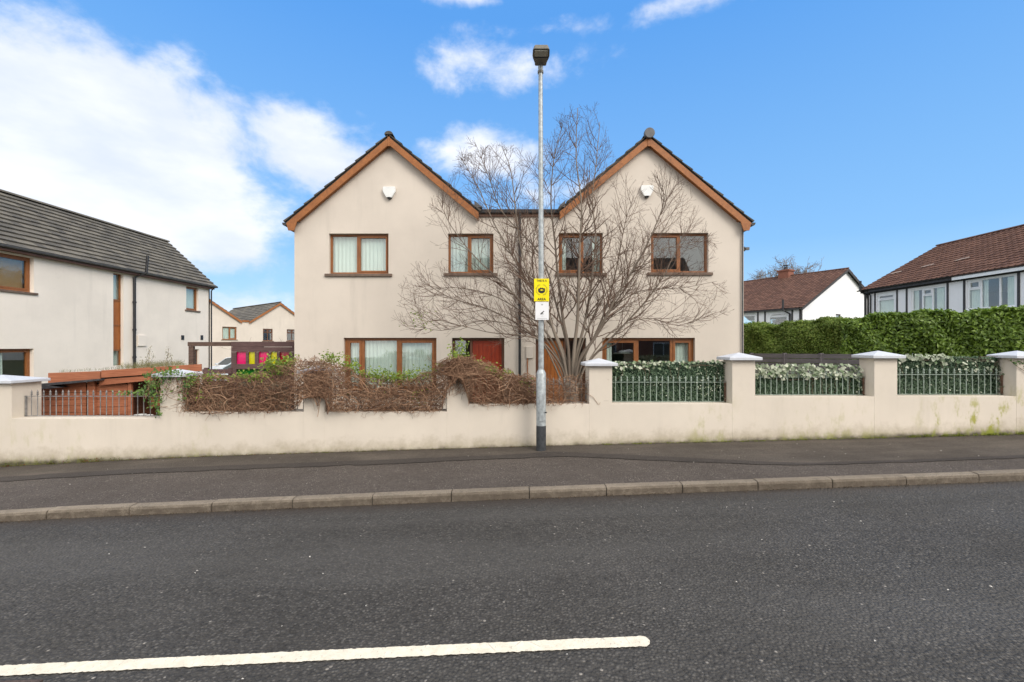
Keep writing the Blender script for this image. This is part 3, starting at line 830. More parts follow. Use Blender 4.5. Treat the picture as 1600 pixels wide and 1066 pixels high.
def door(F, house, u0, u1, z0, z1, glass_side, mt, split):
    """split: door leaf share; the rest is a dark side light"""
    fr = MB(); fw = .07; d1, d0 = -.14, -.21
    fr.fbox(F, u0, u1, z1 - fw, z1, d0, d1); fr.fbox(F, u0, u0 + fw, z0, z1 - fw, d0, d1); fr.fbox(F, u1 - fw, u1, z0, z1 - fw, d0, d1)
    iu0, iu1 = u0 + fw, u1 - fw
    if glass_side == 'left': s0, s1 = iu0, iu0 + (iu1 - iu0) * (1 - split); l0, l1 = s1 + .06, iu1; mu = s1
    else: s0, s1 = iu0 + (iu1 - iu0) * split, iu1; l0, l1 = iu0, s0 - .06; mu = s0 - .06
    fr.fbox(F, mu, mu + .06, z0, z1 - fw, d0 + .003, d1 - .003)
    fo = fr.build('door_frame', M['frame_dark'], house, bevel=.006)
    p = MB(); p.fbox(F, s0 - .004, s1 + .004, z0, z1 - fw + .004, d0 + .03, d0 + .036); p.build('pane', M['glass'], fo)
    lf = MB(); lf.fbox(F, l0 + .004, l1 - .004, z0 + .02, z1 - fw - .004, d0 + .005, d1 - .02)
    nb = 6
    for k in range(nb):
        a = l0 + .07 + (l1 - l0 - .14) * k / nb; b = l0 + .07 + (l1 - l0 - .14) * (k + 1) / nb
        lf.fbox(F, a + .004, b - .004, z0 + .12, z1 - fw - .11, d1 - .021, d1 - .010)
    do = lf.build('door', mt, house, bevel=.004)
    hb = l0 + .09 if glass_side == 'left' else l1 - .09
    h = MB(); h.fbox(F, hb - .018, hb + .018, z0 + .98, z0 + 1.2, d1 - .02, d1 + .004); h.tube([F.pt(hb, z0 + 1.08, d1), F.pt(hb, z0 + 1.08, d1 + .05), F.pt(hb + (.1 if glass_side == 'left' else -.1), z0 + 1.08, d1 + .05)], .009, 8)
    h.build('handle', M['galv'], do)
door(FH, main, hx(706), hx(788), -.28, hz(528), 'left', M['door_red'], .68)
door(FH, main, hx(837), hx(916), -.28, hz(528), 'right', M['door_orange'], .62)

# roofs: two gabled roofs and the low link between
OV = .16
for pc, le, re in ((610, 450, 750), (1011, 872, 1171)):
    apx, apz = hx(pc), hz(211) - .07
    for sgn, pe in ((-1, le), (1, re)):
        ex = hx(pe); ez = apz + (-(abs(ex - apx)) * slope)
        upv = Vector((apx - ex, 0, apz - ez)); sl_ = upv.length; upv.normalize()
        nr = Vector((-upv.z, 0, upv.x)) * (1 if upv.x > 0 else -1)
        # deck
        dk = MB(); a = Vector((ex, HY - OV + .04, ez)); b = Vector((apx, HY - OV + .04, apz))
        dk.prism([a, b, b - nr * .05, a - nr * .05], (0, DEPTH + .35, 0)); dk.build('roof_deck', M['verge'], main)
        nc = 10 if (pc, sgn) in ((610, -1), (1011, 1)) else 9
        courses(main, (ex, HY - OV - .015, ez), (ex, HY + DEPTH + .2, ez), upv, sl_ - .05, nc, .40, M['verge'], thick=.03, lift=.02, name='tile_course')
        # barge board with its cut foot
        bw = .158
        nd = -nr
        outer = (pc, sgn) in ((610, -1), (1011, 1))
        a2 = a + nd * .045; b2 = b + nd * .045
        a2.y = b2.y = HY - OV
        wv = Vector((0, 0, -bw / max(.3, abs(nr.z))))
        foot = a2 + wv
        poly = [a2, b2, b2 + wv * .98, foot + upv * .30] if outer else [a2, b2, b2 + wv * .98, foot]
        if outer:
            poly = [a2, b2, b2 + wv * .98, a2 + wv + upv * (.36), a2 + Vector((.20 * (-sgn), 0, -.20)), a2 + Vector((.05 * (-sgn), 0, -.19))]
        poly = [Vector((q.x - (.0), HY - OV, q.z)) for q in poly]
        # keep the two boards apart at the ridge
        poly[1].x -= .004 * (-sgn); poly[2].x -= .004 * (-sgn)
        bb_ = MB(); bb_.prism(poly, (0, .03, 0)); bb_.build('barge_board', M['barge'], main, bevel=.004)
        # soffit behind the barge
        sf = MB(); c1, c2 = poly[2] + Vector((0, .03, .03)), (poly[3] if not outer else poly[3]) + Vector((0, .03, .03))
        sf.add([c1, c2, c2 + Vector((0, OV - .03, 0)), c1 + Vector((0, OV - .03, 0))], [(0, 1, 2, 3)]); sf.build('soffit', M['barge'], main)
        if outer:
            # eaves box and gutter along the side
            eb = MB(); ex2 = ex + .06 * (-sgn)
            x0_, x1_ = sorted((ex2, (HL if sgn < 0 else HR)))
            eb.box(x0_, x1_, HY - OV + .035, HY + DEPTH, ez - .19, ez - .05); eb.build('eaves_box', M['barge'], main)
            gt = MB(); gx_ = ex + .02 * sgn; ring = [(gx_ + .06 * math.cos(t_), HY - OV + .01, ez - .04 + .06 * math.sin(t_)) for t_ in np.linspace(math.pi, 2 * math.pi, 9)] + [(gx_ + .065, HY - OV + .01, ez - .02), (gx_ - .065, HY - OV + .01, ez - .02)]
            gt.prism(ring, (0, DEPTH, 0)); gt.build('gutter', M['black'], main)
    half_round(main, (apx, HY - OV - .03, apz + .035), (apx, HY + DEPTH + .2, apz + .035), .11, M['verge'])
    # finial block where the boards meet
    k = MB(); k.box(apx - .028, apx + .028, HY - OV - .012, HY - OV, apz - .30, apz - .06); k.build('apex_block', M['barge'], main)
# round black cap at the right gable
apx, apz = hx(1011), hz(211) - .07
k = MB(); k.tube([(apx, HY - OV - .09, apz + .02), (apx, HY - OV + .02, apz + .02)], .135, 20); k.build('ridge_end_cap', M['lead'], main, bevel=.01)
lk = MB(); lk.box(hx(744), hx(880), HY - .02, HY + DEPTH, LINKZ, LINKZ + .03); lk.build('link_roof', M['felt'], main)
lk = MB(); lk.box(hx(742), hx(882), HY - .11, HY - .004, hz(335), hz(328.5)); lk.build('link_gutter', M['black'], main, bevel=.02)
lk = MB(); lk.box(hx(744), hx(880), HY - .05, HY - .003, hz(339), hz(335)); lk.build('fascia', M['frame_dark'], main)
for s0, s1 in ((742, 754), (872, 882)):
    lk = MB(); z0_ = hz(327); lk.prism([(hx(s0), HY - .17, z0_), (hx(s1), HY - .17, z0_), (hx(s1 if s0 < 800 else s1), HY - .17, z0_ + (.02 if s0 < 800 else .18)), (hx(s0), HY - .17, z0_ + (.18 if s0 < 800 else .02))], (0, .3, 0)); lk.build('valley_flashing', M['lead'], main)
dp = MB(); dp.tube([(hx(812), HY - .10, hz(335)), (hx(812), HY - .09, hz(345)), (hx(812), HY - .08, -.3)], .036, 10)
for zz in (4.4, 2.6, .9): dp.box(hx(812) - .055, hx(812) + .055, HY - .12, HY - .003, zz, zz + .04)
dp.build('downpipe', M['black'], main, smooth=False)
dp = MB(); dp.tube([(HR - .05, HY - .04, EZ - .1), (HR - .05, HY - .04, -.3)], .02, 8); dp.build('corner_cable', M['lead'], main)
# meter boxes and thin pipe between the doors
k = MB(); k.box(hx(822), hx(833), HY - .05, HY - .003, hz(560), hz(541)); k.build('meter_box', M['render'], main, bevel=.01)
k = MB(); k.tube([(hx(824), HY - .03, hz(560)), (hx(824), HY - .03, -.2)], .014, 8); k.build('service_pipe', M['door_orange'], main)
def alarm(px, py):
    x, z = hx(px), hz(py)
    k = MB(); k.prism([(x - .165, HY - .003, z + .15), (x - .15, HY - .003, z + .165), (x + .15, HY - .003, z + .165), (x + .165, HY - .003, z + .15), (x + .165, HY - .003, z + .04), (x + .075, HY - .003, z - .12), (x - .075, HY - .003, z - .12), (x - .165, HY - .003, z + .04)], (0, -.085, 0))
    a = k.build('alarm_box', M['white_plastic'], main, bevel=.015)
    k = MB(); k.tube([(x, HY - .05, z - .115), (x, HY - .05, z - .155)], [.055, .04], 12); k.build('siren_lens', M['black'], a)
alarm(609, 303); alarm(1010, 301)
# side aerial bracket on the right gable
k = MB(); bx_ = HR; zz = hz(386)
k.tube([(bx_, HY + .4, zz), (bx_ + .2, HY + .35, zz)], .014, 6); k.tube([(bx_ + .2, HY + .35, zz - .04), (bx_ + .2, HY + .35, zz + .08)], .02, 6); k.tube([(bx_ + .14, HY + .3, zz - .03), (bx_ + .30, HY + .3, zz + .03)], .016, 6)
k.box(bx_ + .2, bx_ + .29, HY + .26, HY + .33, zz - .02, zz + .05); k.build('aerial_bracket', M['lead'], main)

# ---- left terrace, long wall facing the garden
LX = -16.6
FL = Facade((LX, 0, 0), (0, 1, 0), (1, 0, 0))
lt = thing('terraced_house', (LX - 2.5, 17.5, -1.0), 'pale rendered house at left edge with grey tiled roof, brown windows and tall stair window', 'house')
def ly(px): return FPX * LX / (px - 800)
def lz(px, py): return ZZ(py, ly(px))
LEZ = 5.0
Lholes = [(12.2, ly(53), 3.58, 4.78), (ly(291), ly(310), 3.58, 4.78), (ly(177), ly(193), .9, 4.78), (12.2, ly(53), .35, 1.64), (ly(296), ly(311), -.9, 1.55)]
wall_holes(FL, M['render_left'], lt, 9.0, 25.0, -1.2, LEZ, Lholes)
m_ = MB(); m_.prism([(LX, 25, -1.2), (LX - 5, 25, -1.2), (LX - 5, 25, LEZ), (LX - 2.5, 25, 7.35), (LX, 25, LEZ)], (0, -.1, 0)); m_.build('gable_wall', M['render_left'], lt)
m_ = MB(); m_.prism([(LX, 9, -1.2), (LX - 5, 9, -1.2), (LX - 5, 9, LEZ), (LX - 2.5, 9, 7.35), (LX, 9, LEZ)], (0, .1, 0)); m_.build('gable_wall', M['render_left'], lt)
m_ = MB(); m_.box(LX - 5, LX - 4.9, 9.1, 24.9, -1.2, LEZ); m_.build('back_wall', M['render_left'], lt)
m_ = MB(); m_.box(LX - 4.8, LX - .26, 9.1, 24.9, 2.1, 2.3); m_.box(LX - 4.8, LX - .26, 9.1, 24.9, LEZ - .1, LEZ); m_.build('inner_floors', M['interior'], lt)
window(FL, lt, *Lholes[0], [(.5, 'open', ('blind',)), (.5, 'open', ('blind',))], M['frame'], rec=.14, fw=.07)
window(FL, lt, *Lholes[1], [(1, 'open', ('c', 0, 1, 'curtain_grey'))], M['frame'], rec=.10)
window(FL, lt, *Lholes[3], [(.5, 'open', ('blind',)), (.5, 'open', ('c', 0, .6, 'curtain_grey'))], M['frame'], rec=.14, fw=.07)
a, b, c, d = Lholes[2]
sw = MB()
for q in ((a, b, d - .05, d), (a, b, 3.62, 3.70), (a, b, 2.58, 2.64), (a, b, 1.52, 1.60), (a, a + .05, c, d - .05), (b - .05, b, c, d - .05)): sw.fbox(FL, *q, -.19, -.12)
so_ = sw.build('stair_window', M['frame'], lt, bevel=.005)
p = MB(); p.fbox(FL, a + .05, b - .05, 3.70, d - .05, -.16, -.154); p.build('pane', M['glass'], so_)
p = MB(); p.fbox(FL, a + .05, b - .05, c, 1.52, -.16, -.154); p.build('pane', M['glass'], so_)
p = MB(); p.fbox(FL, a + .05, b - .05, 1.60, 2.58, -.17, -.14); p.build('timber_panel', M['door_orange'], so_)
p = MB(); p.fbox(FL, a + .05, b - .05, 2.64, 3.62, -.17, -.14); p.build('timber_panel', M['door_orange'], so_)
curtain_mesh(FL, a, b, c, 1.6, -.3).build('curtain', M['curtain_grey'], so_, smooth=True)
curtain_mesh(FL, a, b, 3.6, d, -.3).build('curtain', M['curtain'], so_, smooth=True)
p = MB(); a, b, c, d = Lholes[4]; p.fbox(FL, a, b, c, d, -.16, -.10); do = p.build('door', M['frame_dark'], lt)
p = MB(); p.fbox(FL, a + .12, b - .12, 0.2, d - .12, -.10, -.092); p.build('pane', M['car_glass'], do)
# roof
eav = Vector((LX + .22, 0, LEZ - .02)); rdg = Vector((LX - 2.46, 0, 7.45)); upv = (rdg - eav); sl_ = upv.length; upv.normalize()
courses(lt, (eav.x, 8.8, eav.z), (eav.x, 25.22, eav.z), upv, sl_, 13, .33, M['slate'], thick=.03, lift=.05)
courses(lt, (2 * rdg.x - eav.x, 8.8, eav.z), (2 * rdg.x - eav.x, 25.22, eav.z), Vector((-upv.x, 0, upv.z)), sl_, 13, .9, M['slate'])
m_ = MB(); nr = Vector((upv.z, 0, -upv.x)); m_.prism([(eav.x, 8.85, eav.z), (rdg.x, 8.85, rdg.z), (2 * rdg.x - eav.x, 8.85, eav.z), (2 * rdg.x - eav.x, 8.85, eav.z - .08), (rdg.x, 8.85, rdg.z - .1), (eav.x, 8.85, eav.z - .08)], (0, 16.3, 0)); m_.build('roof_deck', M['verge'], lt)
half_round(lt, (rdg.x, 8.8, rdg.z + .06), (rdg.x, 25.22, rdg.z + .06), .12, M['slate'])
gt = MB(); gx_ = eav.x + .05; ring = [(gx_ + .06 * math.cos(t_), 8.8, eav.z - .0 + .06 * math.sin(t_)) for t_ in np.linspace(math.pi, 2 * math.pi, 9)] + [(gx_ + .065, 8.8, eav.z + .02), (gx_ - .065, 8.8, eav.z + .02)]
gt.prism(ring, (0, 16.4, 0)); gt.build('gutter', M['lead'], lt)
m_ = MB(); m_.box(LX + .003, eav.x - .02, 8.85, 25.1, eav.z - .15, eav.z - .06); m_.build('fascia', M['frame_dark'], lt)
m_ = MB(); yv = ly(207); m_.tube([(LX + .09, yv, -1.), (LX + .09, yv, 4.72), (LX + .32, yv + .35, 4.98), (LX + .36, yv + .38, 5.75)], .055, 10)
for zz in (0, 1.2, 2.4, 3.6): m_.tube([(LX + .09, yv, zz), (LX + .09, yv, zz + .08)], .072, 10)
m_.build('soil_pipe', M['black'], lt)
yv = ly(328); m_ = MB(); m_.tube([(LX + .08, yv, -1.), (LX + .08, yv, 4.75), (LX + .22, yv, 4.9)], .036, 8); m_.build('downpipe', M['black'], lt)
for px in (285, 315):
    yv = ly(px); m_ = MB(); m_.box(LX + .003, LX + .03, yv - .09, yv + .09, lz(px, 531), lz(px, 524)); m_.build('air_vent', M['black'], lt)
yv = ly(214); y2 = ly(227); m_ = MB(); m_.box(LX + .003, LX + .06, yv, y2, lz(220, 541), lz(220, 524)); m_.build('meter_box', M['render_left'], lt, bevel=.01)


# ---- houses far behind, through the gap
def far_pair(name, loc, rz, label):
    t_ = thing(name, loc, label, 'house', rz=rz)
    F = Facade((0, 0, 0), (1, 0, 0), (0, -1, 0))
    ez, az_ = 4.35, 6.35; hw = 2.9
    # local x: 0 is under the right gable's apex
    cxs = (0, -7.0)
    hs_ = [(-2.0, -.6, 2.2, 3.5), (1.1, 2.5, 2.2, 3.5), (-6.0, -4.6, 2.4, 3.65)]
    hs_ = [(-1.75, -.75, 2.25, 3.55), (.75, 1.9, 2.25, 3.55), (-5.6, -4.3, 2.35, 3.65)]
    gp = [[(cx_ - hw, ez), (cx_ + hw, ez), (cx_, az_)] for cx_ in cxs]
    wall_holes(F, M['render'], t_, -7 - hw, hw, -1.5, ez, hs_, gp)
    for h in hs_[:2]: window(F, t_, *h, [(.5, 'hopper', None), (.5, 'hopper', None)], M['frame_dark'], fw=.08)
    window(F, t_, *hs_[2], [(.5, 'fixed', FULL), (.5, 'open', FULL)], M['frame'], fw=.08)
    m_ = MB(); m_.box(-7 - hw, hw, 13.5, 13.6, -1.5, ez); m_.box(-7 - hw, -7 - hw + .1, 0.01, 13.5, -1.5, ez); m_.box(hw - .1, hw, 0.01, 13.5, -1.5, ez)
    for cx_ in cxs: m_.prism([(cx_ - hw, 13.5, ez), (cx_ + hw, 13.5, ez), (cx_, 13.5, az_)], (0, .1, 0))
    m_.build('side_wall', M['render'], t_)
    m_ = MB(); m_.box(-7 - hw + .1, hw - .1, .3, 13.4, 1.8, 2); m_.box(-7 - hw + .1, hw - .1, 5, 5.1, 2, ez); m_.build('inner_floors', M['interior'], t_)
    for cx_ in cxs:
        for s_ in (-1, 1):
            ex = cx_ + s_ * (hw + .25); e_ = Vector((ex, -.2, ez - .1)); r_ = Vector((cx_, -.2, az_ + .1)); up_ = (r_ - e_); L_ = up_.length; up_.normalize()
            courses(t_, e_, e_ + Vector((0, 13.9, 0)), up_, L_, 9, .45, M['slate'], thick=.03)
            b_ = MB(); b_.prism([e_, r_, r_ - Vector((0, 0, .24)), e_ - Vector((0, 0, .24))], (0, .03, 0)); b_.build('barge_board', M['barge'], t_)
        half_round(t_, (cx_, -.2, az_ + .17), (cx_, 13.7, az_ + .17), .12, M['slate'], seg=.9)
    m_ = MB(); m_.box(-7 + hw - .1, -hw + .1, .0, 13.5, ez - .02, ez + .06); m_.build('link_roof', M['felt'], t_)
    m_ = MB(); m_.box(-7 + hw, -hw, -.1, -.003, ez - .16, ez + .02); m_.build('gutter', M['barge'], t_)
    return t_
far_pair('terraced_house', (-25.5, 50, 0), R(50), 'small distant cream houses with two gables in the gap behind the play frame')


# ---- right: white houses with black timbers and red-brown tiles
RX = 23.4
FRt = Facade((RX, 0, 0), (0, -1, 0), (-1, 0, 0))
def ry(px): return FPX * RX / (px - 800)
rh = thing('mock_tudor_house', (RX + 4.9, 22, 0), 'white house at right edge with black timbers, three white windows and red-brown roof', 'house')
REZ = CAMZ + 3.62
def rz_(px, py): return ZZ(py, ry(px))
rw = [(1371, 1398, 458, 490), (1424, 1478, 449, 488), (1511, 1587, 433, 482)]
RH = []
for a, b, c, d in rw:
    RH.append((-ry(a), -ry(b), rz_((a + b) / 2, d), rz_((a + b) / 2, c)))
wall_holes(FRt, M['white_render'], rh, -30.0, -14.0, -.5, REZ, RH)
m_ = MB(); m_.prism([(RX, 30, -.5), (RX + 9.8, 30, -.5), (RX + 9.8, 30, REZ), (RX + 4.9, 30, CAMZ + 6.45), (RX, 30, REZ)], (0, -.1, 0)); m_.build('gable_wall', M['white_render'], rh)
m_ = MB(); m_.prism([(RX, 14, -.5), (RX + 9.8, 14, -.5), (RX + 9.8, 14, REZ), (RX + 4.9, 14, CAMZ + 6.45), (RX, 14, REZ)], (0, .1, 0)); m_.build('gable_wall', M['white_render'], rh)
m_ = MB(); m_.box(RX + 9.7, RX + 9.8, 14.1, 29.9, -.5, REZ); m_.build('back_wall', M['white_render'], rh)
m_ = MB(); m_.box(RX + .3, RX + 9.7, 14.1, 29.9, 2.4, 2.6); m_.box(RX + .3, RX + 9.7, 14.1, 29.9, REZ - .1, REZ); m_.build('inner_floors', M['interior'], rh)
window(FRt, rh, *RH[0], [(1, 'hopper', ('c', 0, 1, 'curtain'))], M['white_paint'], fw=.10, rec=.03, sill='white_paint', sill_over=.03)
window(FRt, rh, *RH[1], [(.32, 'fixed', ('c', 0, .45, 'curtain')), (.3, 'hopper', ('c', 0, 1, 'curtain')), (.38, 'fixed', ('c', .1, .8, 'curtain'))], M['white_paint'], fw=.09, rec=.03, sill='white_paint', sill_over=.03)
window(FRt, rh, *RH[2], [(.28, 'hopper', ('c', 0, 1, 'curtain')), (.42, 'fixed', ('c', 0, .25, 'curtain')), (.3, 'fixed', ('c', .3, 1, 'curtain'))], M['white_paint'], fw=.09, rec=.03, sill='white_paint', sill_over=.03)
for px in (1357, 1367.5, 1402, 1417, 1481, 1507, 1592):
    u = -ry(px); m_ = MB(); m_.fbox(FRt, u - .055, u + .055, -.4, REZ - .14, .003, .03); m_.build('timber_post', M['black_timber'], rh)
for a, b in ((1368.5, 1401), (1418, 1480), (1508, 1591)):
    zz = rz_(b, 491 if a < 1400 else 490 if a < 1500 else 487) - .12
    m_ = MB(); m_.fbox(FRt, -ry(a) + .06, -ry(b) - .06, zz, zz + .10, .003, .028); m_.build('timber_rail', M['black_timber'], rh)
m_ = MB(); m_.fbox(FRt, -30.1, -14, REZ - .26, REZ - .02, .003, .04); m_.build('timber_plate', M['black_timber'], rh)
m_ = MB(); m_.fbox(FRt, -ry(1495), -14, REZ - .20, REZ - .02, .24, .275); m_.build('fascia', M['white_paint'], rh)
m_ = MB(); m_.fbox(FRt, -30.2, -ry(1495) - .01, REZ - .18, REZ - .02, .24, .275); m_.build('fascia', M['black_timber'], rh)
ex = RX - .30; e_ = Vector((ex, 13.9, REZ + .02)); r_ = Vector((RX + 4.9, 13.9, CAMZ + 6.6)); up_ = r_ - e_; L_ = up_.length; up_.normalize()
courses(rh, (ex, 30.3, e_.z), (ex, 13.9, e_.z), up_, L_, 17, .30, M['redtile'], thick=.03, lift=.022, roll=True)
courses(rh, (2 * r_.x - ex, 30.3, e_.z), (2 * r_.x - ex, 13.9, e_.z), Vector((-up_.x, 0, up_.z)), L_, 12, 1.2, M['redtile'])
m_ = MB(); m_.prism([(ex, 13.95, e_.z), (r_.x, 13.95, r_.z), (2 * r_.x - ex, 13.95, e_.z), (2 * r_.x - ex, 13.95, e_.z - .06), (r_.x, 13.95, r_.z - .1), (ex, 13.95, e_.z - .06)], (0, 16.3, 0)); m_.build('roof_deck', M['black_timber'], rh)
half_round(rh, (r_.x, 30.3, r_.z + .05), (r_.x, 13.9, r_.z + .05), .12, M['redtile'])
gt = MB(); ring = [(ex - .03 + .06 * math.cos(t_), ry(1495), e_.z + .06 * math.sin(t_)) for t_ in np.linspace(math.pi, 2 * math.pi, 9)]
gt.prism(ring, (0, 30.4 - ry(1495), 0)); gt.build('gutter', M['black'], rh)
m_ = MB(); yv = ry(1355); m_.tube([(RX - .12, yv, -.5), (RX - .12, yv, 5.1), (RX - .45, yv, 5.35), (RX - .45, yv, 6.0)], .07, 10); m_.build('soil_pipe', M['black'], rh)
m_ = MB(); yv = ry(1362); m_.tube([(RX - .08, yv, -.5), (RX - .08, yv, 5.0), (RX - .3, yv, 5.3)], .04, 8); m_.build('downpipe', M['black'], rh)
# three pale patched tiles
for px, f in ((1400, .33), (1449, .36), (1503, .36)):
    base = Vector((ex, 0, e_.z)) + up_ * (L_ * f); Y = FPX * base.x / (px - 800)
    nr = Vector((-up_.z, 0, up_.x)); c_ = Vector((base.x, Y, base.z)) + nr * .075
    m_ = MB(); m_.prism([c_ + Vector((0, .42, 0)), c_ + Vector((0, .1, 0)) + up_ * .12, c_ + Vector((0, -.30, 0)) + up_ * .16, c_ + Vector((0, -.45, 0)) + up_ * .06, c_ + Vector((0, .2, 0)) - up_ * .06], nr * .02)
    m_.build('cement_patch', simple('cement_patch', (.36, .27, .22), .9, var=.3, nscale=9), rh)

# second white house, gable to the left of it
gdir = Vector((.87, .5, 0)).normalized(); ang2 = math.atan2(.5, .87)
r2 = thing('mock_tudor_house', (25.6, 40.3, 0), 'white gabled house farther back with red-brown roof and brick chimney', 'house', rz=ang2)
# local frame: x along the gable wall, y along the ridge (away)
E2 = CAMZ + 3.4; RR2 = CAMZ + 7.33; HWD = 7.8; LEN2 = 15.0
FG = Facade((0, 0, 0), (1, 0, 0), (0, -1, 0)); FS = Facade((0, 0, 0), (0, -1, 0), (-1, 0, 0))
wall_holes(FG, M['white_render'], r2, 0, 2 * HWD, -1, E2, [(6.0, 6.9, 3.95, 4.75)], [[(0, E2), (2 * HWD, E2), (HWD, RR2)]])
window(FG, r2, 6.0, 6.9, 3.95, 4.75, [(1, 'fixed', None)], M['black_timber'], fw=.1, sill=None, rec=.05)
sh = [(-2.9, -1.15, 3.45, 4.85), (-6.6, -4.2, 3.2, 4.75)]
wall_holes(FS, M['white_render'], r2, -LEN2, 0, -1, E2, sh)
window(FS, r2, *sh[0], [(1, 'hopper', None)], M['white_paint'], fw=.12, rec=.03, sill='white_paint')
window(FS, r2, *sh[1], [(.35, 'fixed', FULL), (.65, 'fixed', None)], M['white_paint'], fw=.12, rec=.03, sill='white_paint')
for u in (-.08, -.75, -3.25, -3.95, -7.0, -9):
    m_ = MB(); m_.fbox(FS, u - .07, u + .07, -.8, E2 - .2, .003, .04); m_.build('timber_post', M['black_timber'], r2)
m_ = MB(); m_.fbox(FS, -LEN2, 0, 2.95, 3.1, .004, .045); m_.build('timber_rail', M['black_timber'], r2)
m_ = MB(); m_.fbox(FG, -.02, .16, -.8, E2 - .05, .003, .04); m_.build('timber_post', M['black_timber'], r2)
for s_ in (0, 1):
    ex = -.35 if s_ == 0 else 2 * HWD + .35; e_ = Vector((ex, -.3, E2 - .05)); r_ = Vector((HWD, -.3, RR2 + .1)); up_ = r_ - e_; L_ = up_.length; up_.normalize()
    courses(r2, e_, e_ + Vector((0, LEN2 + .3, 0)), up_, L_, 24 if s_ == 0 else 10, .32 if s_ == 0 else 1.2, M['redtile'], thick=.03, lift=.022, roll=(s_ == 0))
    b_ = MB(); b_.prism([e_ - Vector((0, 0, .02)), r_ - Vector((0, 0, .02)), r_ - Vector((0, 0, .26)), e_ - Vector((0, 0, .26))], (0, .03, 0)); b_.build('barge_board', M['black_timber'], r2)
m_ = MB(); m_.add([(-.3, -.25, E2 - .06), (HWD, -.25, RR2 + .08), (2 * HWD + .3, -.25, E2 - .06), (-.3, LEN2, E2 - .06), (HWD, LEN2, RR2 + .08), (2 * HWD + .3, LEN2, E2 - .06)], [(0, 1, 4, 3), (1, 2, 5, 4)]); m_.build('roof_deck', M['black_timber'], r2)
half_round(r2, (HWD, -.3, RR2 + .15), (HWD, LEN2, RR2 + .15), .13, M['redtile'], seg=.6)
m_ = MB(); m_.fbox(FS, -LEN2, 0, E2 - .2, E2 - .02, .2, .36); m_.build('gutter', M['black_timber'], r2)
m_ = MB(); m_.tube([(-.15, .9, 3.0), (-.15, .9, 4.6), (-.5, 1.3, 4.95), (-.5, 1.3, 5.9)], .09, 8); m_.build('soil_pipe', M['black'], r2)
cty = 5.66
m_ = MB(); m_.box(HWD - .5, HWD + .5, cty - .55, cty + .55, RR2 - .6, RR2 + .62); ch = m_.build('chimney', M['brick'], r2)
m_ = MB(); m_.box(HWD - .6, HWD + .6, cty - .65, cty + .65, RR2 + .62, RR2 + .8); m_.build('chimney_course', M['brick'], ch, bevel=.02)
m_ = MB(); m_.tube([(HWD, cty, RR2 + .8), (HWD, cty, RR2 + 1.15)], [.22, .17], 12); m_.tube([(HWD, cty, RR2 + 1.28), (HWD, cty, RR2 + 1.34)], .26, 12)
for k in range(4): m_.tube([(HWD + .15 * math.cos(k * 1.57), cty + .15 * math.sin(k * 1.57), RR2 + 1.1), (HWD + .15 * math.cos(k * 1.57), cty + .15 * math.sin(k * 1.57), RR2 + 1.3)], .025, 5)
m_.build('chimney_pot', M['felt'], ch)

# house over the road: only its reflection shows, in the upstairs glass
op = thing('brick_house', (6, -19, 0), 'plain brick house across the road, reflected dark in the upper right window', 'house')
m_ = MB(); m_.box(-4, 16, -23, -15, -.5, 5.6); m_.build('wall', M['brick'], op)
m_ = MB(); m_.prism([(-4.4, -14.7, 5.5), (-4.4, -19, 10.1), (-4.4, -23.3, 5.5)], (20.8, 0, 0)); m_.build('roof', M['verge'], op)
FO = Facade((0, -15, 0), (-1, 0, 0), (0, 1, 0))
for u in (-14, -9, -4, 1):
    for z in (.8, 3.6):
        k = MB()
        for q in ((u, u + 1.8, z, z + .07), (u, u + 1.8, z + 1.13, z + 1.2), (u, u + .07, z + .07, z + 1.13), (u + 1.73, u + 1.8, z + .07, z + 1.13), (u + .87, u + .93, z + .07, z + 1.13)): k.fbox(FO, *q, .003, .06)
        wf = k.build('window', M['white_paint'], op); k = MB(); k.fbox(FO, u + .07, u + 1.73, z + .07, z + 1.13, .006, .03); k.build('pane', M['car_glass'], wf)

# ------------------------------------------------------------------ garden wall
WY = 8.1; WT = .33; SC = FPX / WY
wx = lambda px: XX(px, WY); wz = lambda py: ZZ(py, WY)
gw = thing('garden_wall', (0, WY + .16, -.05), 'low cream painted wall stepping up along the pavement, with capped pillars', 'wall')
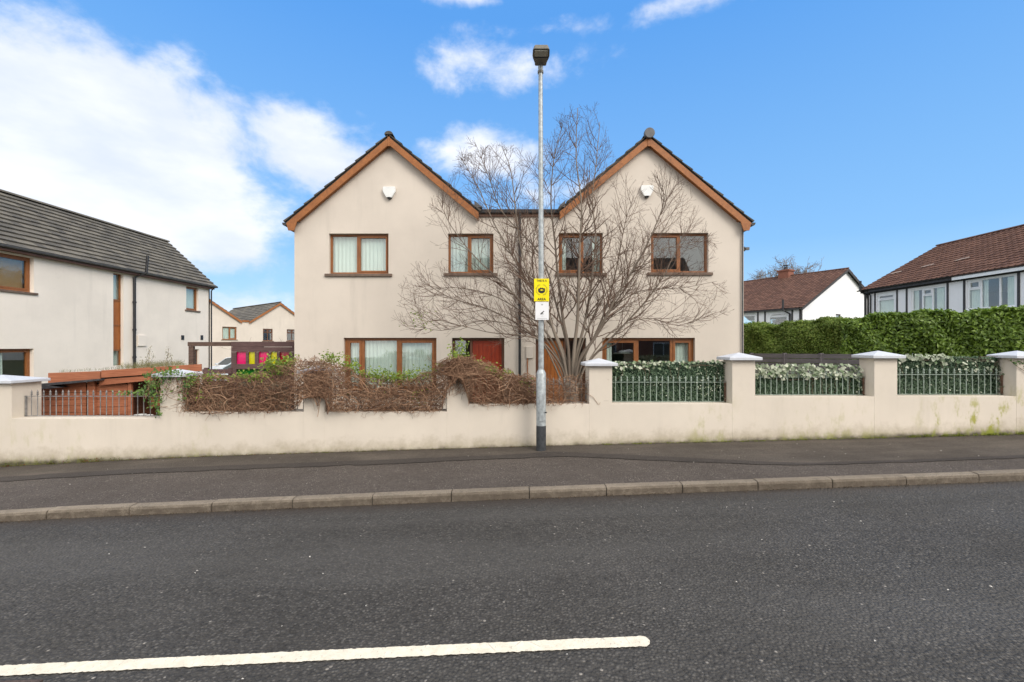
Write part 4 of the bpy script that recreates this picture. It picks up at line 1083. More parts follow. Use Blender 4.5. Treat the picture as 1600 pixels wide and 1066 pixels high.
# pillars: centre px, body top row, width px, depth
PIL = [(-2, 599, 40, .52), (267, 589, 34, WT + .02), (491, 584, 33, WT + .02), (715, 579, 34, WT + .02), (938.5, 572, 36, WT + .02), (1162, 563, 36, WT + .02), (1384, 560, 36, WT + .02), (1606, 560, 36, WT + .02), (1830, 550, 36, WT + .02)]
BAY = [654, 644, 643.5, 631.5, 631, 620, 619.5, 608]
wx_edges = []
for i, (px, pt, pw, dep) in enumerate(PIL):
    a, b = wx(px - pw / 2), wx(px + pw / 2); zt = wz(pt); zb = float(g((a + b) / 2)) - .3
    if i == 0: a = wx(-60)
    m_ = MB(); m_.box(a, b, WY - .002, WY + dep, zb, zt); po = m_.build('pillar', M['wall'], gw, bevel=.006)
    o_ = .085; m_ = MB(); c0, c1, d0, d1 = a - o_, b + o_, WY - .004 - o_, WY + dep + o_; z0_ = zt + .001; z1_ = zt + .052; z2_ = zt + .135
    mx_, my_ = (c0 + c1) / 2, (d0 + d1) / 2
    tops = [(mx_ - (c1 - c0) * .0, my_, z2_)]
    m_.add([(c0, d0, z0_), (c1, d0, z0_), (c1, d1, z0_), (c0, d1, z0_), (c0, d0, z1_), (c1, d0, z1_), (c1, d1, z1_), (c0, d1, z1_), (mx_, my_, z2_)],
           [(0, 3, 2, 1), (0, 1, 5, 4), (1, 2, 6, 5), (2, 3, 7, 6), (3, 0, 4, 7), (4, 5, 8), (5, 6, 8), (6, 7, 8), (7, 4, 8)])
    cap_o = m_.build('pillar_cap', M['cap'], po, bevel=.006)
    wx_edges.append((a, b))
for i in range(len(BAY)):
    a, b = wx_edges[i][1] - .002, wx_edges[i + 1][0] + .002; zt = wz(BAY[i])
    m_ = MB(); n = 12
    for k in range(n):
        x0_, x1_ = a + (b - a) * k / n, a + (b - a) * (k + 1) / n
    m_.box(a, b, WY, WY + WT, min(float(g(a)), float(g(b))) - .3, zt); m_.build('wall_panel', M['wall'], gw, bevel=.004)
m_ = MB(); m_.box(wx(-600), wx_edges[0][0] + .01, WY, WY + WT, -1.2, wz(660)); m_.build('wall_panel', M['wall'], gw)
m_ = MB(); m_.box(wx_edges[-1][1] - .01, 16, WY, WY + WT, -.3, wz(600)); m_.build('wall_panel', M['wall'], gw)

# railings ---------------------------------------------------------
def finial_bar(mt_name):
    """one bar with its spear head, foot at z=0; total height h set by scale"""
    pass
bar_cache = {}
def bar_mesh(h, railh, mt):
    key = (round(h, 3), mt.name)
    if key in bar_cache: return bar_cache[key]
    m_ = MB(); m_.tube([(0, 0, 0), (0, 0, railh)], .0075, 6, cap=False)
    m_.tube([(0, 0, railh), (0, 0, railh + .02), (0, 0, railh + .025), (0, 0, railh + .045), (0, 0, railh + .05), (0, 0, railh + .06), (0, 0, railh + .075), (0, 0, h)], [.0075, .0075, .017, .017, .009, .012, .016, .001], 6)
    o = m_.build('bar', mt, None); me = o.data; bpy.data.objects.remove(o); bar_cache[key] = me
    return me


def railing(i, label, n, mt, top_px, y=WY + .22, post=None):
    a, b = wx_edges[i][1] + .004, wx_edges[i + 1][0] - .004; zb = wz(BAY[i]) + .012; h = ZZ(top_px, y) - zb; rh_ = h - .12
    t_ = thing('railing', ((a + b) / 2, y, zb), label, 'railing', 'railings between the wall pillars')
    m_ = MB(); m_.box(a, b, y - .014, y + .014, zb + rh_ - .005, zb + rh_ + .004); m_.box(a, b, y - .012, y + .012, zb, zb + .008)
    m_.build('rail', mt, t_)
    for s in (a + .02, b - .02):
        m_ = MB(); m_.box(s - .012, s + .012, y - .012, y + .012, zb - .01, zb + rh_ + .01); m_.build('end_post', M['rail_rust'] if mt is M['rail_green'] else mt, t_)
    me = bar_mesh(h, rh_, mt)
    for k in range(n):
        o = bpy.data.objects.new('bar', me); C.objects.link(o); o.parent = t_
        o.location = (a - (a + b) / 2 + (b - a) * (k + 1) / (n + 1) + random.uniform(-.003, .003), 0, 0)
        o.rotation_euler = (random.uniform(-.01, .01), random.uniform(-.012, .012), random.uniform(0, .5))
    return t_
railing(0, 'dull grey spiked railing in front of the red-brown timber shed', 22, M['rail_grey'], 609)
railing(1, 'spiked railing buried in dead vine in front of the play frame', 20, M['rail_grey'], 602)
railing(2, 'spiked railing buried in dead vine below the curtained downstairs window', 20, M['rail_grey'], 600)
railing(3, 'spiked railing behind the lamp post, in front of the tree foot', 20, M['rail_grey'], 590)
railing(4, 'pale green spiked railing nearest the tree, before a full-height leaf screen', 19, M['rail_green'], 587)
railing(5, 'pale green spiked railing with tops hidden under thick pale leaves', 20, M['rail_green'], 579)
railing(6, 'pale green spiked railing nearest the right edge of the photo', 18, M['rail_green'], 575)
railing(7, 'spiked railing beyond the rightmost pillar', 18, M['rail_green'], 566)


# leaf screens behind the green railings -----------------------------
def ivy_screen(i, label, top_px, n_small, pale):
    a, b = wx_edges[i][1] + .01, wx_edges[i + 1][0] - .01; y = WY + .29; zb = wz(BAY[i]); zt = ZZ(top_px, y)
    t_ = thing('leaf_screen', ((a + b) / 2, y, zb), label, 'hedge screen', 'artificial leaf screens behind the railings')
    m_ = MB(); m_.box(a, b, y + .02, y + .035, zb, zt - .01); m_.build('mesh_backing', simple('dark_green_mesh', (.022, .045, .028), .9, var=.4, nscale=12), t_)
    n = n_small; x = rng.uniform(a, b, n); z = rng.uniform(zb, zt, n); yy = y - rng.uniform(-.015, .035, n)
    lump = np.sin(x * 17) * np.sin(z * 23) * .008
    nr = np.stack([rng.normal(0, .45, n), -np.ones(n), rng.normal(.35, .5, n)], 1)
    V, T, tv = leaves(np.stack([x, yy + lump, z], 1), nr, rng.uniform(.025, .045, n), rng.uniform(.018, .032, n))
    np_mesh('small_leaves', V, T, M['screen_leaf'], t_, tv, kind='stuff')
    P_ = []; sz = []
    for (x0, x1, z0, z1, k, s) in pale:
        xx = rng.uniform(a + (b - a) * x0, a + (b - a) * x1, k); zz = rng.uniform(zt - z1, zt - z0, k); P_.append(np.stack([xx, y - .05 - rng.uniform(0, .06, k), zz], 1)); sz.append(rng.uniform(.7, 1.2, k) * s)
    P_ = np.concatenate(P_); sz = np.concatenate(sz); k = len(P_)
    nr = np.stack([rng.normal(0, .5, k), -np.ones(k), rng.normal(.5, .6, k)], 1)
    V, T, tv = leaves(P_, nr, sz, sz * .75, fold=.18)
    np_mesh('pale_leaves', V, T, M['pale_leaf'], t_, tv, kind='stuff')
    # trailing stems
    paths = []
    for k in range(14):
        x0 = rng.uniform(a, b); zz = zt - rng.uniform(0, .1); pts = []
        for s in range(9): pts.append((x0, y - .05 + rng.normal(0, .006), zz)); x0 += rng.normal(0, .02); zz -= rng.uniform(.02, .06) if k % 2 else rng.normal(0, .01); x0 += 0 if k % 2 else .06
        pts = [p for p in pts if a < p[0] < b and p[2] > zb]
        if len(pts) > 2: paths.append(np.array(pts))
    V, Q, T = strands(paths, [.0035] * len(paths)); np_mesh('trailing_stems', V, Q, M['twig'], t_, T, kind='stuff')
    return t_
ivy_screen(4, 'dark green artificial leaf screen with pale leaves along its top, nearest the tree', 565, 5200, [(.02, .98, -.02, .04, 60, .06), (.05, .7, .0, .15, 40, .085), (.72, .98, .05, .70, 90, .028), (.02, .12, 0, .2, 12, .06), (.1, 1, .2, .8, 60, .025)])
ivy_screen(5, 'low leaf screen topped by a thick roll of pale leaves, under the grey fence', 586, 3600, [(0, .97, -.19, .02, 300, .095), (0, .97, -.12, .08, 90, .07), (.93, 1.0, .0, .4, 40, .035)])
ivy_screen(6, 'dark green artificial leaf screen nearest the right edge, below the laurel hedge', 557, 5000, [(.03, .55, -.03, .07, 46, .10), (.1, .7, .05, .2, 24, .08), (.6, .98, .08, .28, 34, .06), (.95, 1.0, .1, .7, 30, .035), (0, 1, .2, .8, 70, .03)])
ivy_screen(7, 'dark green artificial leaf screen beyond the rightmost pillar', 548, 3000, [(.0, .9, -.03, .1, 60, .06)])
# dark ivy trail on the rightmost pillar
t_ = thing('ivy', (wx(1592), WY, 1.2), 'short dark ivy trail hanging on the rightmost pillar', 'ivy')
P_ = np.array([[wx(1575 + 2.2 * k + rng.normal(0, 1.2)), WY - .03 - rng.uniform(0, .04), wz(564 + (k % 5) * 1.2 + (max(0, k - 6) * 1.7 if k % 2 else 0) + rng.normal(0, 1))] for k in range(18) for _ in range(3)])
V, T, tv = leaves(P_, rng.normal(size=P_.shape) * .5 + np.array([0, -1, .3]), .035, .03); np_mesh('leaves', V, T, M['ivy'], t_, tv, kind='stuff')
V, Q, T = strands([np.array([[wx(px), WY - .02, wz(py)] for px, py in pts]) for pts in ([(1572, 562), (1580, 566), (1590, 565), (1602, 569)], [(1580, 566), (1586, 572), (1594, 577), (1602, 582)])], [.005, .005]); np_mesh('stem', V, Q, M['twig'], t_, T)


# ------------------------------------------------------------------ dead vines over bays 1 to 3
def jag(px, sd):
    return 4.5 * math.sin(px * .21 + sd) + 3 * math.sin(px * .53 + sd * 2) + 2 * math.sin(px * 1.13)


def vine(bay_lo, bay_hi, label, top_pts, n, density=None, dead_leaf=300, bot=None, leaf_spots=(), over_px=()):
    """top_pts: (px, py) outline of the heap at y~WY+.1"""
    a, b = bay_lo, bay_hi; ys = WY + .18
    t_ = thing('climbing_plant', (XX((a + b) / 2, ys), ys, .6), label, 'vine', 'dead vines over the railings')
    tx = [p[0] for p in top_pts]; ty = [p[1] for p in top_pts]; by = [p[2] for p in top_pts]
    paths, rad = [], []
    tries = 0
    while len(paths) < n and tries < n * 5:
        tries += 1
        px = rng.uniform(a, b)
        if density is not None and rng.random() > np.interp(px, density[0], density[1]): continue
        top = np.interp(px, tx, ty) + jag(px, a); bot_ = np.interp(px, tx, by) + (jag(px, a + 3) * 3.2 + rng.normal(0, 7) if np.interp(px, tx, by) < 620 else 0)
        q = rng.random() ** .85; py = top + (bot_ - top) * q
        Y = ys + rng.normal(0, .09) + (.05 if q < .3 else 0)
        over = any(abs(px - c_) < 24 for c_ in over_px)
        if over: Y = WY - .10 - abs(rng.normal(0, .05))
        p = np.array([XX(px, Y), Y, ZZ(py, Y)])
        ang = rng.normal(0, .75) + (math.pi if rng.random() < .5 else 0)
        d = np.array([math.cos(ang), rng.normal(0, .22), math.sin(ang) * .8]); k = int(rng.integers(6, 12)); step = rng.uniform(.025, .06)
        pts = [p.copy()]; curl = rng.normal(0, .16)
        for s in range(k):
            c_, s_ = math.cos(curl), math.sin(curl); d = np.array([d[0] * c_ - d[2] * s_, d[1] + rng.normal(0, .1), d[0] * s_ + d[2] * c_]) + rng.normal(0, .12, 3)
            d[2] -= .05; d /= np.linalg.norm(d); p = p + d * step
            ppx = 800 + FPX * p[0] / p[1]; tz = ZZ(np.interp(ppx, tx, ty) + jag(ppx, a) - 2, p[1]); bz = ZZ(np.interp(ppx, tx, by) + 2, p[1])
            if p[2] > tz: p[2] = tz + (p[2] - tz) * .35; d[2] = -abs(d[2])
            if p[2] < bz and rng.random() < .90: p[2] = bz + rng.uniform(0, .03); d[2] = abs(d[2])
            p[1] = min(max(p[1], WY - .20), WY - .09) if over else min(max(p[1], WY - .14), WY + .52)
            pts.append(p.copy())
        paths.append(np.array(pts)); front = rng.random() < .3; r0 = rng.uniform(.0032, .0068) if front else rng.uniform(.0015, .0035); rad.append(np.linspace(r0, r0 * .55, k + 1))
        if front and not over: paths[-1][:, 1] -= .10
    V, Q, T = strands(paths, rad); np_mesh('stems', V, Q, M['vine'], t_, T, kind='stuff')
    # hanging trails
    paths = []
    for k in range(int((b - a) / 9)):
        px = rng.uniform(a, b); by_ = np.interp(px, tx, by); Y = WY - .02; p = np.array([XX(px, Y), Y, ZZ(by_ - 6, Y)]); pts = [p.copy()]
        for s in range(int(rng.integers(3, 7))): p = p + np.array([rng.normal(0, .018), rng.normal(-.003, .004), -rng.uniform(.015, .05)]); p[1] = min(p[1], WY - .012); pts.append(p.copy())
        paths.append(np.array(pts))
    V, Q, T = strands(paths, [.0025] * len(paths)); np_mesh('hanging_trails', V, Q, M['vine'], t_, T, kind='stuff')
    n = dead_leaf * 2; px = rng.uniform(a, b, n); q = rng.random(n); py = np.interp(px, tx, ty) * (1 - q) + np.interp(px, tx, by) * q; Y = ys + rng.normal(0, .10, n)
    cen = np.stack([(px - 800) / FPX * Y, Y, CAMZ + (HZ - py) / FPX * Y], 1); nr = rng.normal(size=(n, 3)) + np.array([0, -.8, .4])
    V, T, tv = leaves(cen, nr, rng.uniform(.015, .045, n), rng.uniform(.01, .028, n), fold=.5); np_mesh('dead_leaves', V, T, M['dead_leaf'], t_, tv, kind='stuff')
    cs = []
    for (px, py, rx, ry_, k) in leaf_spots:
        Y = ys - .05 + rng.normal(0, .08, k); qx = px + rng.normal(0, rx * .5, k); qy = py + rng.normal(0, ry_ * .5, k)
        cs.append(np.stack([(qx - 800) / FPX * Y, Y, CAMZ + (HZ - qy) / FPX * Y], 1))
    if cs:
        cs = np.concatenate(cs); cs = np.concatenate([cs, cs + rng.normal(0, .03, cs.shape), cs + rng.normal(0, .05, cs.shape)]); k = len(cs); nr = rng.normal(size=(k, 3)) * .7 + np.array([0, -.6, .8])
        V, T, tv = leaves(cs, nr, rng.uniform(.028, .06, k), rng.uniform(.022, .042, k)); np_mesh('green_leaves', V, T, M['vine_leaf'], t_, tv, kind='stuff')
    return t_
vine(284, 506, 'brown dead vine heap left of centre, over the railing before the play frame', [(280, 592, 642), (320, 586, 644), (380, 588, 644), (430, 577, 643), (462, 563, 640), (474, 562, 622), (508, 562, 618), (512, 568, 643), (520, 572, 643)], 2900, over_px=(491,), dead_leaf=700,
     leaf_spots=[(300, 598, 18, 16, 40), (325, 590, 14, 10, 16), (395, 588, 30, 7, 70), (430, 572, 22, 12, 130), (452, 565, 14, 8, 60), (345, 590, 30, 6, 26), (312, 612, 12, 10, 10), (480, 580, 30, 14, 16)])
vine(500, 735, 'brown dead vine heap below the curtained downstairs window, green leaves on top', [(500, 562, 618), (509, 563, 622), (512, 566, 642), (530, 568, 642), (560, 584, 643), (600, 592, 643), (640, 592, 643), (670, 584, 642), (690, 572, 641), (698, 566, 606), (715, 561, 590), (735, 564, 585)], 3000, over_px=(505, 718), dead_leaf=700,
     leaf_spots=[(520, 560, 18, 8, 70), (548, 572, 20, 10, 60), (590, 586, 30, 7, 90), (615, 590, 22, 7, 60), (640, 588, 25, 6, 50), (660, 582, 24, 6, 40), (655, 620, 20, 12, 14), (690, 575, 20, 6, 20), (560, 610, 50, 14, 12)])
vine(705, 920, 'tangled dead vine behind the lamp post, thinning out towards the tree foot', [(700, 562, 585), (722, 561, 590), (734, 562, 625), (745, 562, 631), (770, 573, 631), (800, 584, 631), (840, 590, 631), (870, 592, 631), (900, 586, 631), (920, 590, 630)], 2400, over_px=(715,),
     density=([700, 740, 780, 830, 860, 900, 920], [1, 1, 1, .85, .25, .2, .12]), dead_leaf=450,
     leaf_spots=[(716, 556, 14, 9, 60), (742, 570, 16, 9, 50), (765, 577, 18, 7, 45), (720, 543, 14, 10, 22), (822, 596, 12, 7, 16), (780, 585, 20, 8, 14)])

wp = []
for k in range(46):
    px = rng.uniform(697, 733); Y = WY - .03; p = np.array([XX(px, Y), Y, ZZ(rng.uniform(584, 604), Y)]); pts = [p.copy()]; dx = rng.normal(0, .012)
    for s_ in range(int(rng.integers(4, 10))): dx += rng.normal(0, .01); p = p + np.array([dx, rng.normal(0, .004), -rng.uniform(.005, .045)]); p[1] = min(p[1], WY - .012); pts.append(p.copy())
    wp.append(np.array(pts))
V, Q, T = strands(wp, [.0028] * len(wp)); np_mesh('hanging_wisps', V, Q, M['vine'], [o for o in C.objects if o.get('category') == 'vine'][-1], T, kind='stuff')
# pale chips of litter
n = 150; x = rng.uniform(-7, 7, n); y = np.where(rng.random(n) < .6, rng.uniform(2.2, 5.5, n), rng.uniform(6.1, 7.9, n)); z = np.where(y < 5.6, road_z(x, y), pav_z(x, y)) + .014
V, T, tv = leaves(np.stack([x, y, z], 1), rng.normal(size=(n, 3)) * .25 + np.array([0, 0, 1.]), rng.uniform(.012, .026, n), rng.uniform(.008, .016, n)); tag(np_mesh('pale_litter', V, T, simple('pale_litter', (.55, .52, .47), .8), tint=tv), 'pale chips of grit and litter scattered on the road and pavement', 'litter', kind='stuff')

# ivy and white-topped growth over the second pillar
iv = thing('ivy', (wx(262), WY, .7), 'green ivy spilling over the left pillar beside the grey railing', 'ivy')
cs = []
for (px, py, rx, ry_, k) in [(250, 588, 22, 12, 150), (238, 605, 14, 16, 110), (242, 625, 12, 18, 100), (268, 583, 25, 8, 90), (225, 612, 22, 7, 40), (200, 615, 22, 5, 30), (288, 606, 8, 16, 50), (262, 612, 10, 8, 12), (248, 645, 5, 7, 20), (296, 590, 12, 10, 40)]:
    Y = WY - .05 + rng.normal(0, .07, k); qx = px + rng.normal(0, rx * .5, k); qy = py + rng.normal(0, ry_ * .5, k); cs.append(np.stack([(qx - 800) / FPX * Y, Y, CAMZ + (HZ - qy) / FPX * Y], 1))
cs = np.concatenate(cs); k = len(cs); V, T, tv = leaves(cs, rng.normal(size=(k, 3)) * .6 + np.array([0, -.9, .6]), rng.uniform(.03, .065, k), rng.uniform(.025, .05, k)); np_mesh('leaves', V, T, plant('mixed_ivy', (.035, .09, .015), (.16, .26, .045), .45, .2, .4), iv, tv, kind='stuff')
paths = []
for k in range(60):
    p = np.array([wx(rng.uniform(235, 300)), WY - .03 + rng.normal(0, .03), wz(rng.uniform(580, 600))]); pts = [p.copy()]
    for s in range(9): p = p + np.array([rng.normal(-.006, .025), rng.normal(0, .006), -rng.uniform(.01, .05)]); pts.append(p.copy())
    paths.append(np.array(pts))
V, Q, T = strands(paths, [.003] * len(paths)); np_mesh('stems', V, Q, M['vine'], iv, T, kind='stuff')

# ------------------------------------------------------------------ weeds and moss at the wall foot
def weeds(name, label, x0, x1, n, mt, hgt=.05):
    t_ = rng.uniform(x0, x1, n); k = np.sin(t_ * 9) + np.sin(t_ * 23 + 1) + rng.normal(size=n) * .7 > .0; x = t_[k]; n = len(x)
    y = WY - .012 - np.abs(rng.normal(0, .018, n)); z = pav_z(x, y) + rng.random(n) ** 2 * hgt
    V, T, tv = leaves(np.stack([x, y, z], 1), rng.normal(size=(n, 3)) * .7 + np.array([0, -.5, .6]), rng.uniform(.008, .03, n), rng.uniform(.006, .02, n))
    return tag(np_mesh(name, V, T, mt, tint=tv), label, 'weeds', kind='stuff')
weeds('moss', 'yellow-green moss at the wall foot near the right edge', 7.0, 10, 2200, M['moss'], .05)
weeds('moss', 'moss and weeds at the wall foot below the leaf screens', 1.6, 7.0, 1800, M['moss'], .025)
weeds('weeds', 'weeds at the wall foot under the left railing', -9.2, -6.9, 1300, M['weed'], .07)
weeds('weeds', 'sparse weeds at the wall foot below the dead vines', -6.9, .4, 1400, M['weed'], .02)

# ------------------------------------------------------------------ lamp post with its two signs
LYp = 7.8; lpx = XX(845.5, LYp); lb = float(pav_z(lpx, LYp))
lp = thing('street_lamp', (lpx, LYp, lb), 'tall galvanised street lamp post standing on the pavement against the wall', 'street lamp')
zt = ZZ(582, LYp)
m_ = MB(); m_.tube([(lpx, LYp, ZZ(665, LYp)), (lpx, LYp, zt - .02), (lpx, LYp, zt), (lpx, LYp, zt + .05)], [.083, .083, .075, .05], 24, cap=False); m_.build('base_column', M['galv'], lp, smooth=True)
m_ = MB(); m_.tube([(lpx, LYp, lb - .1), (lpx, LYp, ZZ(665, LYp) + .001)], .0845, 24); m_.build('black_base', M['post_black'], lp, smooth=False)
m_ = MB(); m_.box(lpx - .04, lpx + .04, LYp - .092, LYp - .07, lb + .50, lb + .98); m_.build('access_door', M['galv'], lp, bevel=.01)
m_ = MB(); m_.tube([(lpx + .06, LYp - .075, lb + .66), (lpx + .09, LYp - .09, lb + .66)], .012, 8); m_.build('lock', M['post_black'], lp)
pt = ZZ(113, LYp)
m_ = MB(); m_.tube([(lpx, LYp, zt + .03), (lpx, LYp, 3.5), (lpx - .01, LYp, pt)], [.048, .044, .036], 16, cap=False); m_.build('shaft', M['galv'], lp, smooth=True)
m_ = MB(); m_.tube([(lpx - .01, LYp, pt - .02), (lpx - .01, LYp, pt + .02)], .05, 16); m_.build('collar', M['lantern'], lp)
m_ = MB(); m_.tube([(lpx - .01, LYp, pt + .02), (lpx - .01, LYp - .01, pt + .09)], [.04, .045], 12); m_.build('spigot', M['galv'], lp)
# lantern: a flat head reaching out over the road, tilted up a little
hd = MB(); tl = lambda dx, dy, dz: (lpx - .01 + dx + dy * -.03, LYp - dy, pt + .12 + dz + dy * .05)
outl = [(x_, y_ * .76) for x_, y_ in [(-.085, -.03), (-.10, 0), (-.105, .08), (-.135, .22), (-.145, .30), (-.14, .50), (-.12, .53), (.12, .53), (.14, .50), (.145, .30), (.135, .22), (.105, .08), (.10, 0), (.085, -.03)]]
vb = [tl(x, y, 0) for x, y in outl]; vt = [tl(x * .8, y * .95 + .01, .075) for x, y in outl]; n = len(outl)
hd.add(vb + vt, [tuple(range(n)), tuple(range(n, 2 * n))[::-1]] + [(i, (i + 1) % n, (i + 1) % n + n, i + n) for i in range(n)])
ho = hd.build('lantern_head', M['lantern'], lp, bevel=.008)
le_ = MB(); le_.hexa([tl(-.105, .235, -.018), tl(.105, .235, -.018), tl(.105, .375, -.018), tl(-.105, .375, -.018), tl(-.105, .235, .002), tl(.105, .235, .002), tl(.105, .375, .002), tl(-.105, .375, .002)]); le_.build('lens', M['lens'], ho, bevel=.006)
ri = MB(); ri.hexa([tl(-.12, .20, -.012), tl(.12, .20, -.012), tl(.12, .215, -.012), tl(-.12, .215, -.012), tl(-.12, .20, .002), tl(.12, .20, .002), tl(.12, .215, .002), tl(-.12, .215, .002)]); ri.build('head_rib', M['post_black'], ho)


def text_part(body, size, loc, parent, mt, name='lettering', bold=.0, sx=1.0):
    cu = bpy.data.curves.new(name, 'FONT'); cu.body = body; cu.size = size; cu.align_x = 'CENTER'; cu.align_y = 'CENTER'; cu.extrude = .0008; cu.offset = bold
    o = bpy.data.objects.new(name, cu); C.objects.link(o); bpy.context.view_layer.update()
    me = bpy.data.meshes.new_from_object(o.evaluated_get(bpy.context.evaluated_depsgraph_get())); bpy.data.objects.remove(o)
    me.transform(Matrix.Rotation(R(90), 4, 'X') @ Matrix.Diagonal((sx, 1, 1, 1)))
    me.materials.clear(); me.materials.append(mt)
    o = bpy.data.objects.new(name, me); C.objects.link(o); o.parent = parent
    off = FR.get(root_of(parent).name) or Vector((0, 0, 0)); o.location = Vector(loc) - off
    return o


sy = LYp - .085
def sign(name, px0, px1, py0, py1, label, mt):
    x0_, x1_, z0_, z1_ = XX(px0, sy), XX(px1, sy), ZZ(py1, sy), ZZ(py0, sy)
    t_ = thing(name, ((x0_ + x1_) / 2, sy, z0_), label, 'sign')
    m_ = MB(); m_.box(x0_, x1_, sy - .002, sy + .002, z0_, z1_); m_.build('sign_plate', mt, t_, bevel=.001)
    m_ = MB(); 
    for zz in (z0_ + .06, z1_ - .06):
        m_.box((x0_ + x1_) / 2 - .05, (x0_ + x1_) / 2 + .05, sy + .003, sy + .035, zz - .012, zz + .012)
        m_.tube([(lpx + .053 * math.cos(a_), LYp + .053 * math.sin(a_), zz) for a_ in np.linspace(0, 2 * math.pi, 13)], .006, 5)
    m_.build('sign_clip', M['galv'], t_)
    return t_, (x0_ + x1_) / 2, z0_, z1_, x1_ - x0_
t_, cx, z0_, z1_, wd = sign('yellow_sign', 834.5, 858, 435.5, 471, 'yellow watch area sign with a black emblem on the lamp post', M['yellow_sign'])
fy = sy - .0035
text_part('THIS IS A', .050, (cx, fy, z1_ - .038), t_, M['ink'], bold=.001, sx=.86); text_part('AREA', .056, (cx, fy, z0_ + .034), t_, M['ink'], bold=.0015, sx=1.05)
mz = (z0_ + z1_) / 2 + .002; m_ = MB()
for k in range(30):
    a_ = 2 * math.pi * k / 30
    if k in (7, 8, 22, 23): continue
    r0, r1 = .082, .098 + .004 * (k % 3)
    c_, s_ = math.cos(a_), math.sin(a_); tx_, tz_ = -s_ * .0055, c_ * .0055
    m_.prism([(cx + c_ * r0 - tx_, fy, mz + s_ * r0 - tz_), (cx + c_ * r0 + tx_, fy, mz + s_ * r0 + tz_), (cx + c_ * r1 + tx_, fy, mz + s_ * r1 + tz_), (cx + c_ * r1 - tx_, fy, mz + s_ * r1 - tz_)], (0, .001, 0))
m_.build('ring_lettering', M['olive_ink'], t_, kind='stuff')
m_ = MB(); m_.prism([(cx + .062 * math.cos(a_), fy, mz - .008 + .052 * math.sin(a_)) for a_ in np.linspace(math.pi, 2 * math.pi, 14)], (0, .001, 0))
for dx, dz, r_ in ((-.042, .008, .018), (-.015, .02, .019), (.016, .02, .018), (.043, .010, .018)):
    m_.prism([(cx + dx + r_ * math.cos(a_), fy - .0003, mz + dz + r_ * math.sin(a_)) for a_ in np.linspace(0, 2 * math.pi, 12)[:-1]], (0, .0012, 0))
m_.build('emblem', M['ink'], t_)
m_ = MB(); m_.prism([(cx - .012, fy - .0012, mz - .014), (cx + .012, fy - .0012, mz - .014), (cx + .007, fy - .0012, mz + .012), (cx - .007, fy - .0012, mz + .012)], (0, .0007, 0)); m_.build('emblem_gap', M['yellow_sign'], t_)
t_, cx, z0_, z1_, wd = sign('white_sign', 836.5, 857.5, 472, 500, 'white notice with a small dog symbol under the yellow sign', M['white_sign'])
m_ = MB(); zc = z1_ - .045
for k in range(8):
    a_ = k * math.pi / 4; m_.prism([(cx + .006 * math.cos(a_ - .5), fy, zc + .006 * math.sin(a_ - .5)), (cx + .024 * math.cos(a_), fy, zc + .018 * math.sin(a_)), (cx + .006 * math.cos(a_ + .5), fy, zc + .006 * math.sin(a_ + .5))], (0, .001, 0))
m_.prism([(cx + .011 * math.cos(a_), fy - .0003, zc + .011 * math.sin(a_)) for a_ in np.linspace(0, 6.283, 10)[:-1]], (0, .0012, 0))
m_.build('crest', M['ink_grey'], t_)
zc = z0_ + .115
m_ = MB(); dog = [(-.030, -.030), (-.012, -.026), (.004, -.002), (.012, -.028), (.018, -.028), (.016, .008), (.026, .022), (.036, .024), (.034, .032), (.024, .038), (.016, .034), (.008, .018), (-.012, .010), (-.024, -.004), (-.034, -.010), (-.022, -.014), (-.024, -.026)]
m_.prism([(cx + x, fy, zc + z) for x, z in dog], (0, .001, 0)); m_.build('dog_symbol', M['ink'], t_)
m_ = MB(); m_.box(cx - .085, cx + .085, fy, fy + .001, z0_ + .022, z0_ + .027); m_.box(cx - .02, cx + .02, fy, fy + .001, zc - .052, zc - .048); m_.build('small_print', M['ink_grey'], t_)

